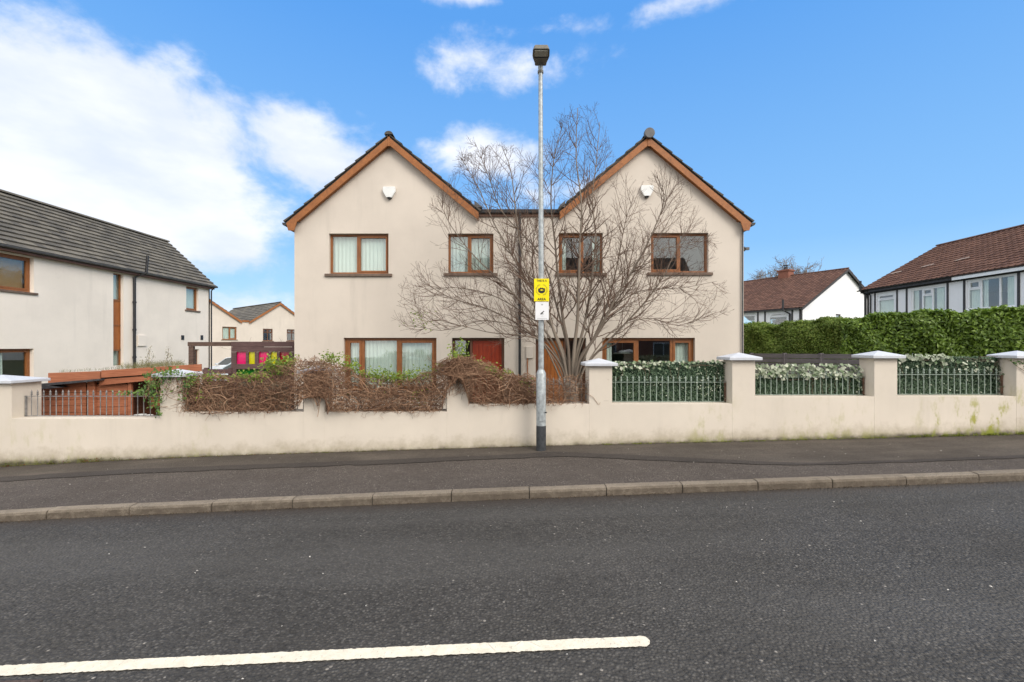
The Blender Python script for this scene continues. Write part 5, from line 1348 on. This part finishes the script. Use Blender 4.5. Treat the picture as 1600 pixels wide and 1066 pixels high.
# ------------------------------------------------------------------ the bare tree
TY = 9.7
def tree_points(px_pts, y0, y1):
    n = len(px_pts); out = []
    for i, (px, py) in enumerate(px_pts):
        f = i / (n - 1); Y = TY + y0 + (y1 - y0) * f
        out.append(np.array([XX(px, Y), Y, ZZ(py, Y)]))
    return out
def smooth_path(pts, k=4):
    pts = np.array(pts); n = len(pts); t_ = np.linspace(0, n - 1, (n - 1) * k + 1); out = []
    for u in t_:
        i = min(int(u), n - 2); f = u - i; p0, p1, p2, p3 = pts[max(i - 1, 0)], pts[i], pts[i + 1], pts[min(i + 2, n - 1)]
        out.append(.5 * ((2 * p1) + (-p0 + p2) * f + (2 * p0 - 5 * p1 + 4 * p2 - p3) * f * f + (-p0 + 3 * p1 - 3 * p2 + p3) * f ** 3))
    return np.array(out)
stems = [
 ([(888, 610), (880, 560), (866, 520), (850, 470), (827, 430), (814, 380), (808, 330), (802, 270), (790, 232)], 0, -.5, .036),
 ([(890, 610), (888, 545), (880, 500), (873, 440), (868, 380), (862, 320), (866, 250), (880, 196)], 0, .5, .040),
 ([(895, 610), (896, 560), (902, 500), (904, 440), (906, 380), (908, 320), (900, 250), (902, 170)], .05, -.2, .046),
 ([(897, 610), (900, 560), (915, 500), (926, 430), (931, 370), (926, 310), (932, 250), (936, 190)], 0, .9, .038),
 ([(898, 610), (905, 565), (935, 520), (965, 460), (990, 420), (1012, 380), (1035, 325), (1042, 282)], 0, -.7, .034),
 ([(900, 612), (915, 572), (950, 533), (1000, 480), (1030, 440), (1050, 400), (1072, 350)], 0, .2, .030),
 ([(899, 610), (906, 560), (928, 527), (950, 470), (966, 400), (976, 350), (990, 305)], 0, .8, .032),
 ([(886, 615), (878, 575), (850, 537), (810, 507), (760, 482), (705, 466), (655, 436)], 0, -.6, .026),
 ([(884, 618), (868, 575), (845, 533), (815, 524), (770, 520), (720, 508), (672, 494)], 0, -.9, .020),
 ([(887, 612), (872, 550), (832, 492), (785, 442), (742, 402), (705, 355), (682, 312)], 0, -.2, .028),
 ([(889, 610), (880, 550), (842, 470), (802, 400), (772, 345), (748, 290), (722, 245)], .05, .5, .032),
 ([(890, 612), (884, 560), (858, 500), (835, 440), (832, 380), (842, 320), (838, 255)], .1, 1.0, .030),
 ([(893, 612), (890, 560), (870, 480), (845, 400), (785, 330), (762, 270), (742, 222)], .1, .8, .028),
 ([(897, 612), (912, 560), (945, 500), (985, 440), (1020, 390), (1058, 320)], .1, .9, .026),
 ([(899, 612), (918, 568), (955, 520), (1010, 497), (1062, 508), (1112, 486)], 0, -.5, .018),
 ([(897, 612), (915, 555), (950, 490), (1000, 455), (1060, 450), (1118, 440)], 0, .3, .018),
 ([(895, 612), (905, 550), (940, 470), (990, 410), (1045, 385), (1112, 372)], 0, .6, .020),
 ([(888, 612), (872, 560), (830, 500), (770, 462), (715, 450), (662, 452)], .1, .7, .020),
 ([(886, 612), (868, 565), (825, 520), (760, 500), (690, 515), (640, 500)], .1, .4, .018),
]
bx0 = P(893, 610, TY)
tr = thing('bare_tree', (bx0.x, TY, float(g(bx0.x)) - .3), 'leafless many-stemmed tree in front of the cream houses, behind the lamp post', 'tree')
trunkp = [Vector((bx0.x, TY, float(g(bx0.x)) - .4)), Vector((bx0.x - .01, TY, .3)), Vector((bx0.x, TY, .75)), Vector((bx0.x + .02, TY + .02, 1.0))]
m_ = MB(); m_.tube(trunkp, [.19, .15, .15, .10], 14); m_.build('trunk', M['bark'], tr, smooth=True)
CROWN_L = [(640, 470), (660, 350), (700, 270), (740, 240)]
sub, subr, tw, twr = [], [], [], []
def inside(p):
    px = 800 + FPX * p[0] / p[1]; py = HZ - FPX * (p[2] - CAMZ) / p[1]
    top = np.interp(px, [600, 625, 660, 690, 725, 760, 800, 840, 870, 900, 935, 960, 1000, 1040, 1080, 1110, 1135, 1140], [470, 440, 330, 290, 240, 225, 225, 240, 190, 160, 165, 240, 285, 250, 290, 360, 420, 470])
    bot = np.interp(px, [600, 640, 700, 780, 840, 880, 930, 1000, 1060, 1130], [500, 520, 545, 560, 585, 590, 575, 545, 530, 500])
    return top < py < bot and 612 < px < 1138
def grow(p, d, L, r, lvl):
    nseg = max(3, int(L / .09)); st = L / nseg; pts = [p.copy()]; d = d / np.linalg.norm(d)
    kink = .115 if lvl < 3 else .10
    for s in range(nseg):
        d = d + rng.normal(0, kink, 3) * np.array([1, .8, 1]); d[2] += .05 if lvl > 1 else .085; d /= np.linalg.norm(d)
        q = p + d * st
        if not inside(q) and s > 1: break
        p = q; pts.append(p.copy())
    if len(pts) < 3: return
    pts = np.array(pts); rr = np.linspace(r, max(.0026, r * .4), len(pts))
    (sub if lvl == 1 else tw).append(pts); (subr if lvl == 1 else twr).append(rr)
    if lvl >= 3: return
    nb = int(L / (.15 if lvl == 1 else .20)); sgn = 1
    for b in range(nb):
        i = int(rng.uniform(.18, .97) * (len(pts) - 1)); dd = pts[min(i + 1, len(pts) - 1)] - pts[max(i - 1, 0)]; dd /= np.linalg.norm(dd)
        side = np.cross(dd, np.array([0, 1, 0]) + rng.normal(0, .6, 3)); side /= np.linalg.norm(side); sgn = -sgn
        nd = dd * rng.uniform(.6, 1.0) + side * sgn * rng.uniform(.4, .95)
        grow(pts[i], nd, L * rng.uniform(.28, .55), rr[i] * .6, lvl + 1)
for pts, y0, y1, r0 in stems:
    # start every stem in the trunk's crotch
    p3 = tree_points(pts, y0, y1); path = smooth_path(p3, 5); n = len(path); wig = np.cumsum(rng.normal(0, .004, (n, 3)), 0); path = path + wig * np.linspace(0, 1, n)[:, None]
    rr = r0 * (1 - np.linspace(0, 1, n) ** .9 * .90) + .002
    V, Q, T = strands([path], [rr], 7); np_mesh('limb', V, Q, M['bark'], tr, T, smooth=True)
    Ltot = np.linalg.norm(np.diff(path, axis=0), axis=1).sum(); nb = int(Ltot / .15); sgn = 1
    for b in range(nb):
        f = rng.uniform(.0, 1) ** .8 * .72 + .27; i = int(f * (n - 1)); dd = path[min(i + 1, n - 1)] - path[max(i - 1, 0)]; dd /= np.linalg.norm(dd)
        side = np.cross(dd, np.array([0, 1, 0]) + rng.normal(0, .5, 3)); side /= np.linalg.norm(side); sgn = -sgn
        nd = dd * rng.uniform(.7, 1.1) + side * sgn * rng.uniform(.35, .9)
        grow(path[i], nd, rng.uniform(.35, 1.3) * (1.15 - .40 * f), max(.0055, rr[i] * .55), 1)
V, Q, T = strands(sub, subr, 4); np_mesh('branches', V, Q, M['twig'], tr, T, kind='stuff')
V, Q, T = strands(tw, twr, 3); np_mesh('twigs', V, Q, M['twig'], tr, T, kind='stuff')
# a few early leaves at the left tip
k = 50; qx = 655 + rng.normal(0, 12, k); qy = 500 + rng.normal(0, 8, k); Y = TY - .5 + rng.normal(0, .1, k)
V, T, tv = leaves(np.stack([(qx - 800) / FPX * Y, Y, CAMZ + (HZ - qy) / FPX * Y], 1), rng.normal(size=(k, 3)), .05, .03); np_mesh('early_leaves', V, T, M['vine_leaf'], tr, tv, kind='stuff')

def bare_bush(name, label, base, top_h, spread, n, mt, cat='shrub', r0=.02, lean=.5, lvl2=7, group=None, trunk=False, r_min=.002, tw_=1.0):
    base = np.array(base, float); t_ = thing(name, tuple(base), label, cat, group)
    A, AR, B, BR = [], [], [], []
    z0 = 0.0
    if trunk:
        m_ = MB(); m_.tube([base, base + np.array([0, 0, top_h * .25]), base + np.array([.1, 0, top_h * .4])], [r0 * 2.6, r0 * 2, r0 * 1.4], 8); m_.build('trunk', mt, t_); z0 = top_h * .33
    for k in range(n):
        ang = rng.uniform(0, 2 * math.pi); d = np.array([math.cos(ang) * lean, math.sin(ang) * lean, 1.0]); p = base + np.array([0, 0, z0 * rng.uniform(.6, 1.15)]); L = (top_h - z0) * rng.uniform(.6, 1.0); pts = [p.copy()]
        for s in range(9):
            d = d + rng.normal(0, .16, 3); d[2] = abs(d[2]); d /= np.linalg.norm(d); p = p + d * L / 9 * np.array([spread, spread, 1]); pts.append(p.copy())
        pts = np.array(pts); rr = np.linspace(r0, r_min * 1.3, len(pts)); A.append(pts); AR.append(rr)
        for b in range(lvl2):
            i = int(rng.uniform(1, 9)); dd = np.array([rng.normal(), rng.normal(), rng.uniform(.1, 1.3)]); dd /= np.linalg.norm(dd); q = pts[i].copy(); pp = [q.copy()]
            for s in range(5): dd = dd + rng.normal(0, .2, 3); dd /= np.linalg.norm(dd); q = q + dd * L * .055 * tw_; pp.append(q.copy())
            pp = np.array(pp); B.append(pp); BR.append(np.linspace(rr[i] * .5 + r_min * .6, r_min, 6))
            for c_ in range(4):
                j = int(rng.uniform(1, 5)); d3 = dd + rng.normal(0, .8, 3); d3 /= np.linalg.norm(d3); B.append(np.array([pp[j], pp[j] + d3 * L * .05 * tw_ + rng.normal(0, .006, 3) * L, pp[j] + d3 * L * .10 * tw_])); BR.append(np.full(3, r_min))
    V, Q, T = strands(A, AR, 5); np_mesh('branches', V, Q, mt, t_, T, kind='stuff')
    V, Q, T = strands(B, BR, 3); np_mesh('twigs', V, Q, mt, t_, T, kind='stuff')
    return t_
bare_bush('bare_shrub', 'leafless shrub sticking up behind the colourful play frame', (XX(428, 15), 15, -.6), 3.0, .9, 16, M['twig'], lean=.45, lvl2=6, r0=.016)
grp = 'bare trees on the skyline at right'
for k, (px, topy, Y, lab, spr, nn) in enumerate([(1187, 412, 62, 'thin leafless tree farthest left on the skyline, beside the cream house', .5, 9), (1222, 393, 62, 'fine-twigged bare tree behind the brick chimney', .7, 40), (1253, 396, 64, 'fine-twigged bare tree right of the brick chimney', .7, 40), (1292, 413, 70, 'small bare tree just left of the white gable peak', .4, 8), (1335, 420, 60, 'bare tree top peeping between the two red-brown roofs', .4, 7)]):
    bare_bush('bare_tree', lab, (XX(px, Y), Y, 0), ZZ(topy, Y), spr, nn, M['far_twig'], 'tree', r0=.075, lean=.34, lvl2=34, group=grp, trunk=True, r_min=.014, tw_=.7)

# ------------------------------------------------------------------ hedges and fence at right
def hedge(name, label, A, B, zt, zb, wid, n, L, mt, top_wave=.06, seedv=1, cat='hedge'):
    A = np.array(A, float); B = np.array(B, float); d = B - A; Ln = np.linalg.norm(d); d /= Ln; nrm = np.array([d[1], -d[0]]); nrm = nrm if nrm[1] < 0 else -nrm
    t_ = thing(name, ((A[0] + B[0]) / 2, (A[1] + B[1]) / 2, zb), label, cat)
    def surf(s):
        return np.sin(s * 2.1 + seedv) * .6 + np.sin(s * 5.3 + seedv * 2) * .45 + np.sin(s * 11.7) * .3
    ztf = lambda s: np.interp(s, [0, Ln], zt) + surf(s) * top_wave
    # inner mass of stems (dark, leafy in front of it)
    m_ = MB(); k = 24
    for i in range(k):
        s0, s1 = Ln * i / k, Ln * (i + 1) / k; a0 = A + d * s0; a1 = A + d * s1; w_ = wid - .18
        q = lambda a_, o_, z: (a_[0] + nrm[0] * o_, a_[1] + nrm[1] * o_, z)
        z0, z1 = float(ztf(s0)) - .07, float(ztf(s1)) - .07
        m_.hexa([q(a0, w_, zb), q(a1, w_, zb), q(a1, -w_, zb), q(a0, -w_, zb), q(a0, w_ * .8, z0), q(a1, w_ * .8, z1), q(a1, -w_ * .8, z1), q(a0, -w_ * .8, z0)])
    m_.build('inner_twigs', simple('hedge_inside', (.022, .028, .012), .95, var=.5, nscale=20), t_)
    s = rng.uniform(-.1, Ln + .1, n); face = rng.random(n)
    zt_s = ztf(np.clip(s, 0, Ln)); z = zb + (zt_s - zb) * rng.random(n); off = wid + rng.normal(0, .06, n) + np.sin(s * 3.7 + seedv) * np.sin(z * 4.1 + s) * .11 + np.sin(s * 8.3 + z * 5) * .05
    ontop = face < .34
    off = np.where(ontop, rng.uniform(-wid, wid, n), off); z = np.where(ontop, zt_s + rng.normal(0, .035, n), z)
    rr = np.clip((z - (zt_s - .15)) / .15, 0, 1); off = np.where(~ontop, off - rr * .12, off)
    x = A[0] + d[0] * s + nrm[0] * off; y = A[1] + d[1] * s + nrm[1] * off
    depth = rng.random(n) ** 2 * .12; x -= nrm[0] * depth; y -= nrm[1] * depth
    nv = np.stack([np.where(ontop, 0, nrm[0]), np.where(ontop, -.2, nrm[1]), np.where(ontop, 1., .5)], 1) + rng.normal(0, .55, (n, 3))
    V, T, tv = leaves(np.stack([x, y, z], 1), nv, rng.uniform(.7, 1.25, n) * L, rng.uniform(.35, .5, n) * L, up=np.array([0, 0, .5]))
    np_mesh('leaves', V, T, mt, t_, tv, kind='stuff')
    return t_
hA = (8.7, 17.2); hM = (9.9, 14.6); hB = (14.6, 11.2)
hedge('hedge', 'clipped fine-leaved hedge beside the cream house above the grey fence', hA, (10.6, 14.3), (ZZ(510, 17.2), ZZ(503, 14.3)), 1.0, .55, 40000, .078, M['hedge_y'], .10, 2)
hedge('hedge', 'big glossy laurel hedge in front of the white house at right', (10.4, 14.2), hB, (ZZ(499, 14.0), ZZ(474, 11.2)), 1.4 - .9, .55, 26000, .12, M['hedge'], .08, 5)
ft = thing('garden_fence', (9.2, 14, 0), 'grey horizontal slatted fence below the clipped hedge', 'fence')
fa, fb = Vector((XX(1176, 14.8), 14.8, 0)), Vector((XX(1352, 12.6), 12.6, 0)); dv = fb - fa
ztop = lambda f: ZZ(552, 14.8) * (1 - f) + ZZ(553, 12.6) * f
for k in range(9):
    m_ = MB(); z_0 = ztop(0) - .145 * (k + 1); z_1 = ztop(1) - .145 * (k + 1)
    o_ = Vector((0, -.02, 0)) ; j = random.uniform(-.006, .006)
    m_.hexa([fa + Vector((0, 0, z_0)), fb + Vector((0, 0, z_1)), fb + Vector((0, .02, z_1)), fa + Vector((0, .02, z_0)), fa + Vector((0, 0, z_0 + .13 + j)), fb + Vector((0, 0, z_1 + .13 + j)), fb + Vector((0, .02, z_1 + .13 + j)), fa + Vector((0, .02, z_0 + .13 + j))])
    m_.build('slat', M['fence_grey'], ft)
for f in (0.0, .33, .66, 1.0):
    p_ = fa + dv * f; m_ = MB(); m_.box(p_.x - .05, p_.x + .05, p_.y + .025, p_.y + .12, -.3, ztop(f) + .01); m_.build('post', M['fence_grey'], ft)

# ------------------------------------------------------------------ left garden: shed, pergola, play frame, cars
SY = 9.2
sh_ = thing('timber_shed', (XX(170, SY + .6), SY + .6, -.5), 'low red-brown timber shed with sloping boards behind the left railing', 'shed')
def board(pts, Y, th, name, mt=None, lab=None, y2=None):
    m_ = MB(); m_.prism([tuple(P(px, py, Y)) for px, py in pts], (0, th, 0)); o = m_.build(name, mt or M['shed'], sh_, bevel=.003)
    if lab: o['label'] = lab
    return o
for k in range(9):       # front boards, one object each
    y0_ = 604 + k * 10.2
    board([(47, y0_ + .3), (134, y0_ - (.0 if k else 5)), (134, y0_ + 9.6), (47, y0_ + 9.9)] if k else [(60, 604.5), (134, 594), (134, 613.4), (47, 613.8), (47, 606)], SY + random.uniform(0, .006), .02, 'plank')
board([(49, 607), (134, 598), (199, 598), (199, 700), (49, 700)], SY + .06, .02, 'dark_gap_backing', M['soil'])  # added dark backing: stands in for shade in the gaps between boards
board([(136, 592), (148, 591), (148, 700), (136, 700)], SY - .02, .05, 'corner_post')
for k in range(8):
    y0_ = 600 + k * 12.0
    board([(150, y0_ + .3), (199, y0_ + .0), (199, y0_ + 11.5), (150, y0_ + 11.7)], SY + .03 + random.uniform(0, .006), .02, 'plank')
board([(199.5, 596), (205, 596), (205, 700), (199.5, 700)], SY, .05, 'corner_post')
board([(75, 583), (156, 580), (156, 594), (75, 599)], SY - .10, .03, 'fascia_board')
board([(158, 579), (314, 569), (314, 580), (158, 590.5)], SY - .12, .03, 'fascia_board', lab='longer upper board rising to the right')
board([(155, 593), (246, 586), (246, 593.5), (155, 602.5)], SY - .08, .03, 'fascia_board', lab='lower board under the long one')
board([(33, 602), (155, 592), (155, 595), (33, 607)], SY - .2, .8, 'felt_sheet', M['felt'])
board([(33, 603), (60, 600), (92, 606), (60, 609), (36, 610)], SY - .22, .25, 'tarpaulin', M['felt'])
m_ = MB(); zt_ = ZZ(604, SY); m_.box(XX(33, SY), XX(46, SY), SY + .02, SY + .06, -.6, zt_ - .04); m_.build('corner_post', M['fence_grey'], sh_)
# roof tray with earth, side and back
m_ = MB(); m_.hexa([P(78, 597, SY - .05), P(312, 581, SY - .05), P(310, 583, SY + 1.45), P(78, 590, SY + 1.45), P(78, 585.5, SY - .05), P(312, 572, SY - .05), P(310, 576, SY + 1.45), P(78, 588, SY + 1.45)]); m_.build('planted_roof', M['soil'], sh_)
m_ = MB(); x_b0, x_b1 = XX(47, SY), XX(310, SY + 1.4); m_.box(x_b0, x_b1, SY + 1.35, SY + 1.4, -.6, ZZ(596, SY)); m_.build('back_panel', M['shed'], sh_)
m_ = MB(); m_.hexa([(XX(305, SY), SY + .05, -.6), (XX(309, SY), SY + .05, -.6), (x_b1, SY + 1.35, -.6), (x_b1 - .04, SY + 1.35, -.6), (XX(305, SY), SY + .05, ZZ(584, SY)), (XX(309, SY), SY + .05, ZZ(584, SY)), (x_b1, SY + 1.35, ZZ(584, SY)), (x_b1 - .04, SY + 1.35, ZZ(584, SY))]); m_.build('side_panel', M['shed'], sh_)
# plastic bowls on the shelf in the dark bay
t_ = thing('plastic_bowl', (XX(222, SY + .1), SY + .1, ZZ(652, SY)), 'white plastic bowls stacked in the dark opening of the shed', 'bowl')
m_ = MB()
for dx, dz, r_ in ((0, 0, .11), (.16, -.01, .09)):
    c0 = P(219, 650, SY + .12) + Vector((dx, 0, dz)); vs = []; fs = []
    for rr_, zz in ((.5, -.04), (.9, .0), (1, .03), (.93, .03), (.5, -.02)):
        for q in range(16): vs.append((c0.x + r_ * rr_ * math.cos(q * math.pi / 8), c0.y + r_ * rr_ * math.sin(q * math.pi / 8), c0.z + zz))
    for i in range(4):
        for q in range(16): fs.append((i * 16 + q, i * 16 + (q + 1) % 16, (i + 1) * 16 + (q + 1) % 16, (i + 1) * 16 + q))
    m_.add(vs, fs)
m_.build('bowl', M['white_plastic'], t_)
m_ = MB(); m_.box(XX(206, SY), XX(250, SY), SY + .05, SY + .6, ZZ(662, SY), ZZ(658, SY)); m_.build('shelf', M['shed'], sh_)
m_ = MB(); m_.box(XX(206, SY), XX(250, SY), SY + .45, SY + .47, ZZ(640, SY), ZZ(622, SY)); m_.build('inner_board', M['shed'], sh_)
# grass and seed heads on the shed roof
paths, rads = [], []
for k in range(900):
    f = rng.beta(2.2, 1.8); px = 178 + 112 * f; Y = SY + rng.uniform(0, 1.2); p = np.array([XX(px, Y), Y, ZZ(np.interp(px, [75, 314], [584, 571]), SY)]); h = rng.uniform(.04, .16); d = np.array([rng.normal(0, .4), rng.normal(0, .3), 1.]); d /= np.linalg.norm(d)
    paths.append(np.array([p, p + d * h * .5, p + d * h + np.array([rng.normal(0, .03), 0, -.01])])); rads.append(np.array([.002, .0015, .0006]))
for k in range(260):
    px = rng.uniform(90, 300); Y = SY + rng.uniform(0, .5); p = np.array([XX(px, Y), Y, ZZ(np.interp(px, [75, 314], [584, 571]), SY)]); h = rng.uniform(.02, .07); paths.append(np.array([p, p + [rng.normal(0, .01), 0, h * .6], p + [rng.normal(0, .02), 0, h]])); rads.append(np.array([.002, .0015, .0006]))
V, Q, T = strands(paths, rads); tag(np_mesh('grass', V, Q, M['grass'], tint=T), 'tufts of dry grass growing on top of the timber shed', 'grass', kind='stuff')
tallw = thing('tall_weeds', tuple(P(225, 578, SY)), 'leggy weeds with seed heads rising from the timber shed roof', 'weeds')
paths, cs = [], []
for px0, h0 in ((228, .42), (233, .50), (240, .33), (258, .40), (262, .48), (268, .36), (222, .25)):
    Y = SY + .3; p = np.array([XX(px0, Y), Y, ZZ(580, Y)]); pts = [p.copy()]
    for s in range(8): p = p + np.array([rng.normal(0, .012), 0, h0 / 8]); pts.append(p.copy()); cs += [p + rng.normal(0, .022, 3) for _ in range(5)]
    paths.append(np.array(pts))
V, Q, T = strands(paths, [.003] * len(paths)); np_mesh('stems', V, Q, M['twig'], tallw, T)
cs = np.array(cs); V, T, tv = leaves(cs, rng.normal(size=cs.shape), .028, .014); np_mesh('seed_heads', V, T, plant('seed_heads', (.22, .17, .09), (.30, .30, .12), .8, .1), tallw, tv, kind='stuff')

# pergola beam and post near the left house
pg = thing('pergola', (XX(297, 14), 14, -.8), 'dark timber beam on a post beside the far end of the left house', 'pergola')
m_ = MB(); m_.box(XX(293, 14), XX(360, 14), 14, 14.12, ZZ(541, 14), ZZ(534.5, 14)); m_.build('beam', M['pergola'], pg, bevel=.005)
m_ = MB(); m_.box(XX(294, 14), XX(301, 14), 14.01, 14.11, -.9, ZZ(541, 14) - .001); m_.build('post', M['pergola'], pg, bevel=.005)

# play frame
PY = 13.0
pf = thing('play_frame', (XX(410, PY), PY, -.7), 'dark timber play frame with pink, yellow and green see-through panels', 'play frame')
def pb(x0, x1, y0, y1, name, mt, Y0=PY, th=.06, bev=.004):
    m_ = MB(); m_.box(XX(x0, PY), XX(x1, PY), Y0, Y0 + th, ZZ(y1, PY), ZZ(y0, PY)); return m_.build(name, mt, pf, bevel=bev)
for i, (a, b) in enumerate(((534, 542), (542.4, 550))): pb(361, 459, a, b, 'plank', M['play_wood'], PY + .003 * i)
pb(361, 459, 569, 577, 'plank', M['play_wood']); 
pb(361, 459, 587, 597, 'plank', M['play_wood'])
for a, b in ((361, 368.5), (384, 387.5), (398, 403.5), (418, 422.5), (432.5, 436.5), (451, 459)): pb(a, b, 550.3, 568.7, 'upright', M['play_wood'], PY + .002)
pb(361, 368.5, 577.3, 690, 'upright', M['play_wood'], PY + .002); pb(405.5, 410, 577.3, 586.7, 'upright', M['play_wood'], PY + .004); pb(451, 459, 577.3, 690, 'upright', M['play_wood'], PY + .002)
for a, b, mt_ in ((368.5, 384, 'pink'), (387.5, 398, 'yellow'), (403.5, 418, 'pink'), (422.5, 432.5, 'yellow'), (436.5, 451, 'red')): pb(a - .5, b + .5, 550, 569, 'coloured_panel', M[mt_], PY + .062, .004, 0)
pb(368, 451, 577, 587, 'coloured_panel', M['green'], PY + .062, .004, 0)
m_ = MB(); m_.box(XX(361, PY), XX(361, PY) + .08, PY + .07, PY + 1.5, ZZ(550, PY), ZZ(535, PY)); m_.box(XX(459, PY) - .08, XX(459, PY), PY + .07, PY + 1.5, ZZ(550, PY), ZZ(535, PY)); m_.build('side_rail', M['play_wood'], pf)
for s in (361, 457): m_ = MB(); m_.box(XX(s, PY), XX(s, PY) + .08, PY + 1.5, PY + 1.58, -.8, ZZ(535, PY)); m_.build('upright', M['play_wood'], pf)
# low brown fence between shed and play frame
m_ = MB()
lf_ = thing('low_fence', (XX(338, 12), 12, -.6), 'low dark fence boards left of the play frame above the dead vine', 'fence')
for k in range(3):
    m_ = MB(); m_.box(XX(316, 12), XX(361, 12), 12, 12.03, ZZ(584 + 9 * k, 12), ZZ(577 + 9 * k, 12)); m_.build('slat', M['play_wood'], lf_)
for px in (317, 355): m_ = MB(); m_.box(XX(px, 12), XX(px, 12) + .08, 12.035, 12.11, -.7, ZZ(575, 12)); m_.build('post', M['play_wood'], lf_)


def car(name, loc, rz, label, paint):
    t_ = thing(name, loc, label, 'car', 'cars parked in the courtyard', rz=rz)
    # body as cross-sections along x (length 4.1), half width by height
    xsn = [-2.05, -1.95, -1.6, -1.0, -.2, .6, 1.2, 1.7, 1.98, 2.05]; top = [.62, .86, .94, .96, .95, .93, .86, .80, .70, .55]; hw = [.68, .78, .84, .86, .87, .87, .86, .83, .74, .62]; bot = [.36, .28, .24, .22, .22, .22, .22, .24, .28, .36]
    vs, fs = [], []; R_ = 10
    for x, tp, h, bo in zip(xsn, top, hw, bot):
        sec = [(-h * .9, bo), (-h, bo + .12), (-h, (tp + bo) / 2 + .05), (-h * .96, tp - .05), (-h * .86, tp), (h * .86, tp), (h * .96, tp - .05), (h, (tp + bo) / 2 + .05), (h, bo + .12), (h * .9, bo)]
        vs += [(x, y, z) for y, z in sec]
    for i in range(len(xsn) - 1):
        for k in range(R_): fs.append((i * R_ + k, (i + 1) * R_ + k, (i + 1) * R_ + (k + 1) % R_, i * R_ + (k + 1) % R_))
    fs += [tuple(range(R_)), tuple((len(xsn) - 1) * R_ + k for k in range(R_))[::-1]]
    m_ = MB(); m_.add(vs, fs); body = m_.build('body', paint, t_, smooth=True, local=True)
    # cabin glass and roof
    cab = [(-1.9, .93, .74), (-1.45, 1.36, .60), (-.3, 1.47, .60), (.35, 1.40, .60), (1.15, .93, .74)]
    vs, fs = [], []
    for x, z, h in cab: vs += [(x, -h, z), (x, h, z)]
    n = len(cab); m_ = MB(); base = [(x, s * .76, .90) for x in (-1.9, 1.15) for s in (-1, 1)]
    for i in range(n - 1): fs.append((2 * i, 2 * i + 1, 2 * i + 3, 2 * i + 2))
    fs.append(tuple(2 * i for i in range(n))); fs.append(tuple(2 * i + 1 for i in range(n))[::-1]); fs.append((0, 2 * n - 2, 2 * n - 1, 1))
    m_.add(vs, fs); gl = m_.build('windows', M['car_glass'], t_, local=True, bevel=.02)
    m_ = MB(); rf = [(-1.5, 1.35, .60), (-.9, 1.475, .58), (-.3, 1.49, .58), (.38, 1.41, .60)]
    for i in range(3):
        a_, b_ = rf[i], rf[i + 1]; m_.hexa([(a_[0], -a_[2], a_[1] - .03), (b_[0], -b_[2], b_[1] - .03), (b_[0], b_[2], b_[1] - .03), (a_[0], a_[2], a_[1] - .03), (a_[0], -a_[2] + .03, a_[1] + .02), (b_[0], -b_[2] + .03, b_[1] + .02), (b_[0], b_[2] - .03, b_[1] + .02), (a_[0], a_[2] - .03, a_[1] + .02)])
    for s in (-1, 1):
        m_.tube([(1.15, s * .745, .92), (.38, s * .61, 1.40)], .035, 6); m_.tube([(-.25, s * .765, .92), (-.3, s * .62, 1.46)], .035, 6); m_.tube([(-1.9, s * .745, .92), (-1.47, s * .61, 1.36)], .05, 6)
    m_.build('roof', paint, t_, local=True)
    for x in (-1.3, 1.28):
        for s in (-1, 1):
            m_ = MB(); m_.tube([(x, s * .70, .31), (x, s * .88, .31)], .31, 20); wh = m_.build('wheel', M['tyre'], t_, local=True, bevel=.02)
            m_ = MB(); m_.tube([(x, s * .87, .31), (x, s * .892, .31)], .19, 16); m_.build('rim', M['galv'], wh, local=True)
    for s in (-1, 1):
        m_ = MB(); m_.box(1.88, 2.02, s * .52 - .12, s * .52 + .12, .60, .74); m_.build('headlight', M['lamp_clear'], t_, local=True, bevel=.02)
        m_ = MB(); m_.box(-2.04, -1.93, s * .6 - .09, s * .6 + .09, .66, .84); m_.build('tail_light', M['lamp_red'], t_, local=True, bevel=.02)
        m_ = MB(); m_.box(.82, .98, s * .92 - .08, s * .92 + .08, .93, 1.05); m_.build('mirror', paint, t_, local=True, bevel=.02)
    return t_
car('parked_car', (XX(378, 27), 27, -.62), R(205), 'silver car nearest in the gap behind the play frame', M['car_silver'])
car('parked_car', (XX(372, 32), 32, -.52), R(160), 'white car farther back in the gap between the houses', M['car_white'])
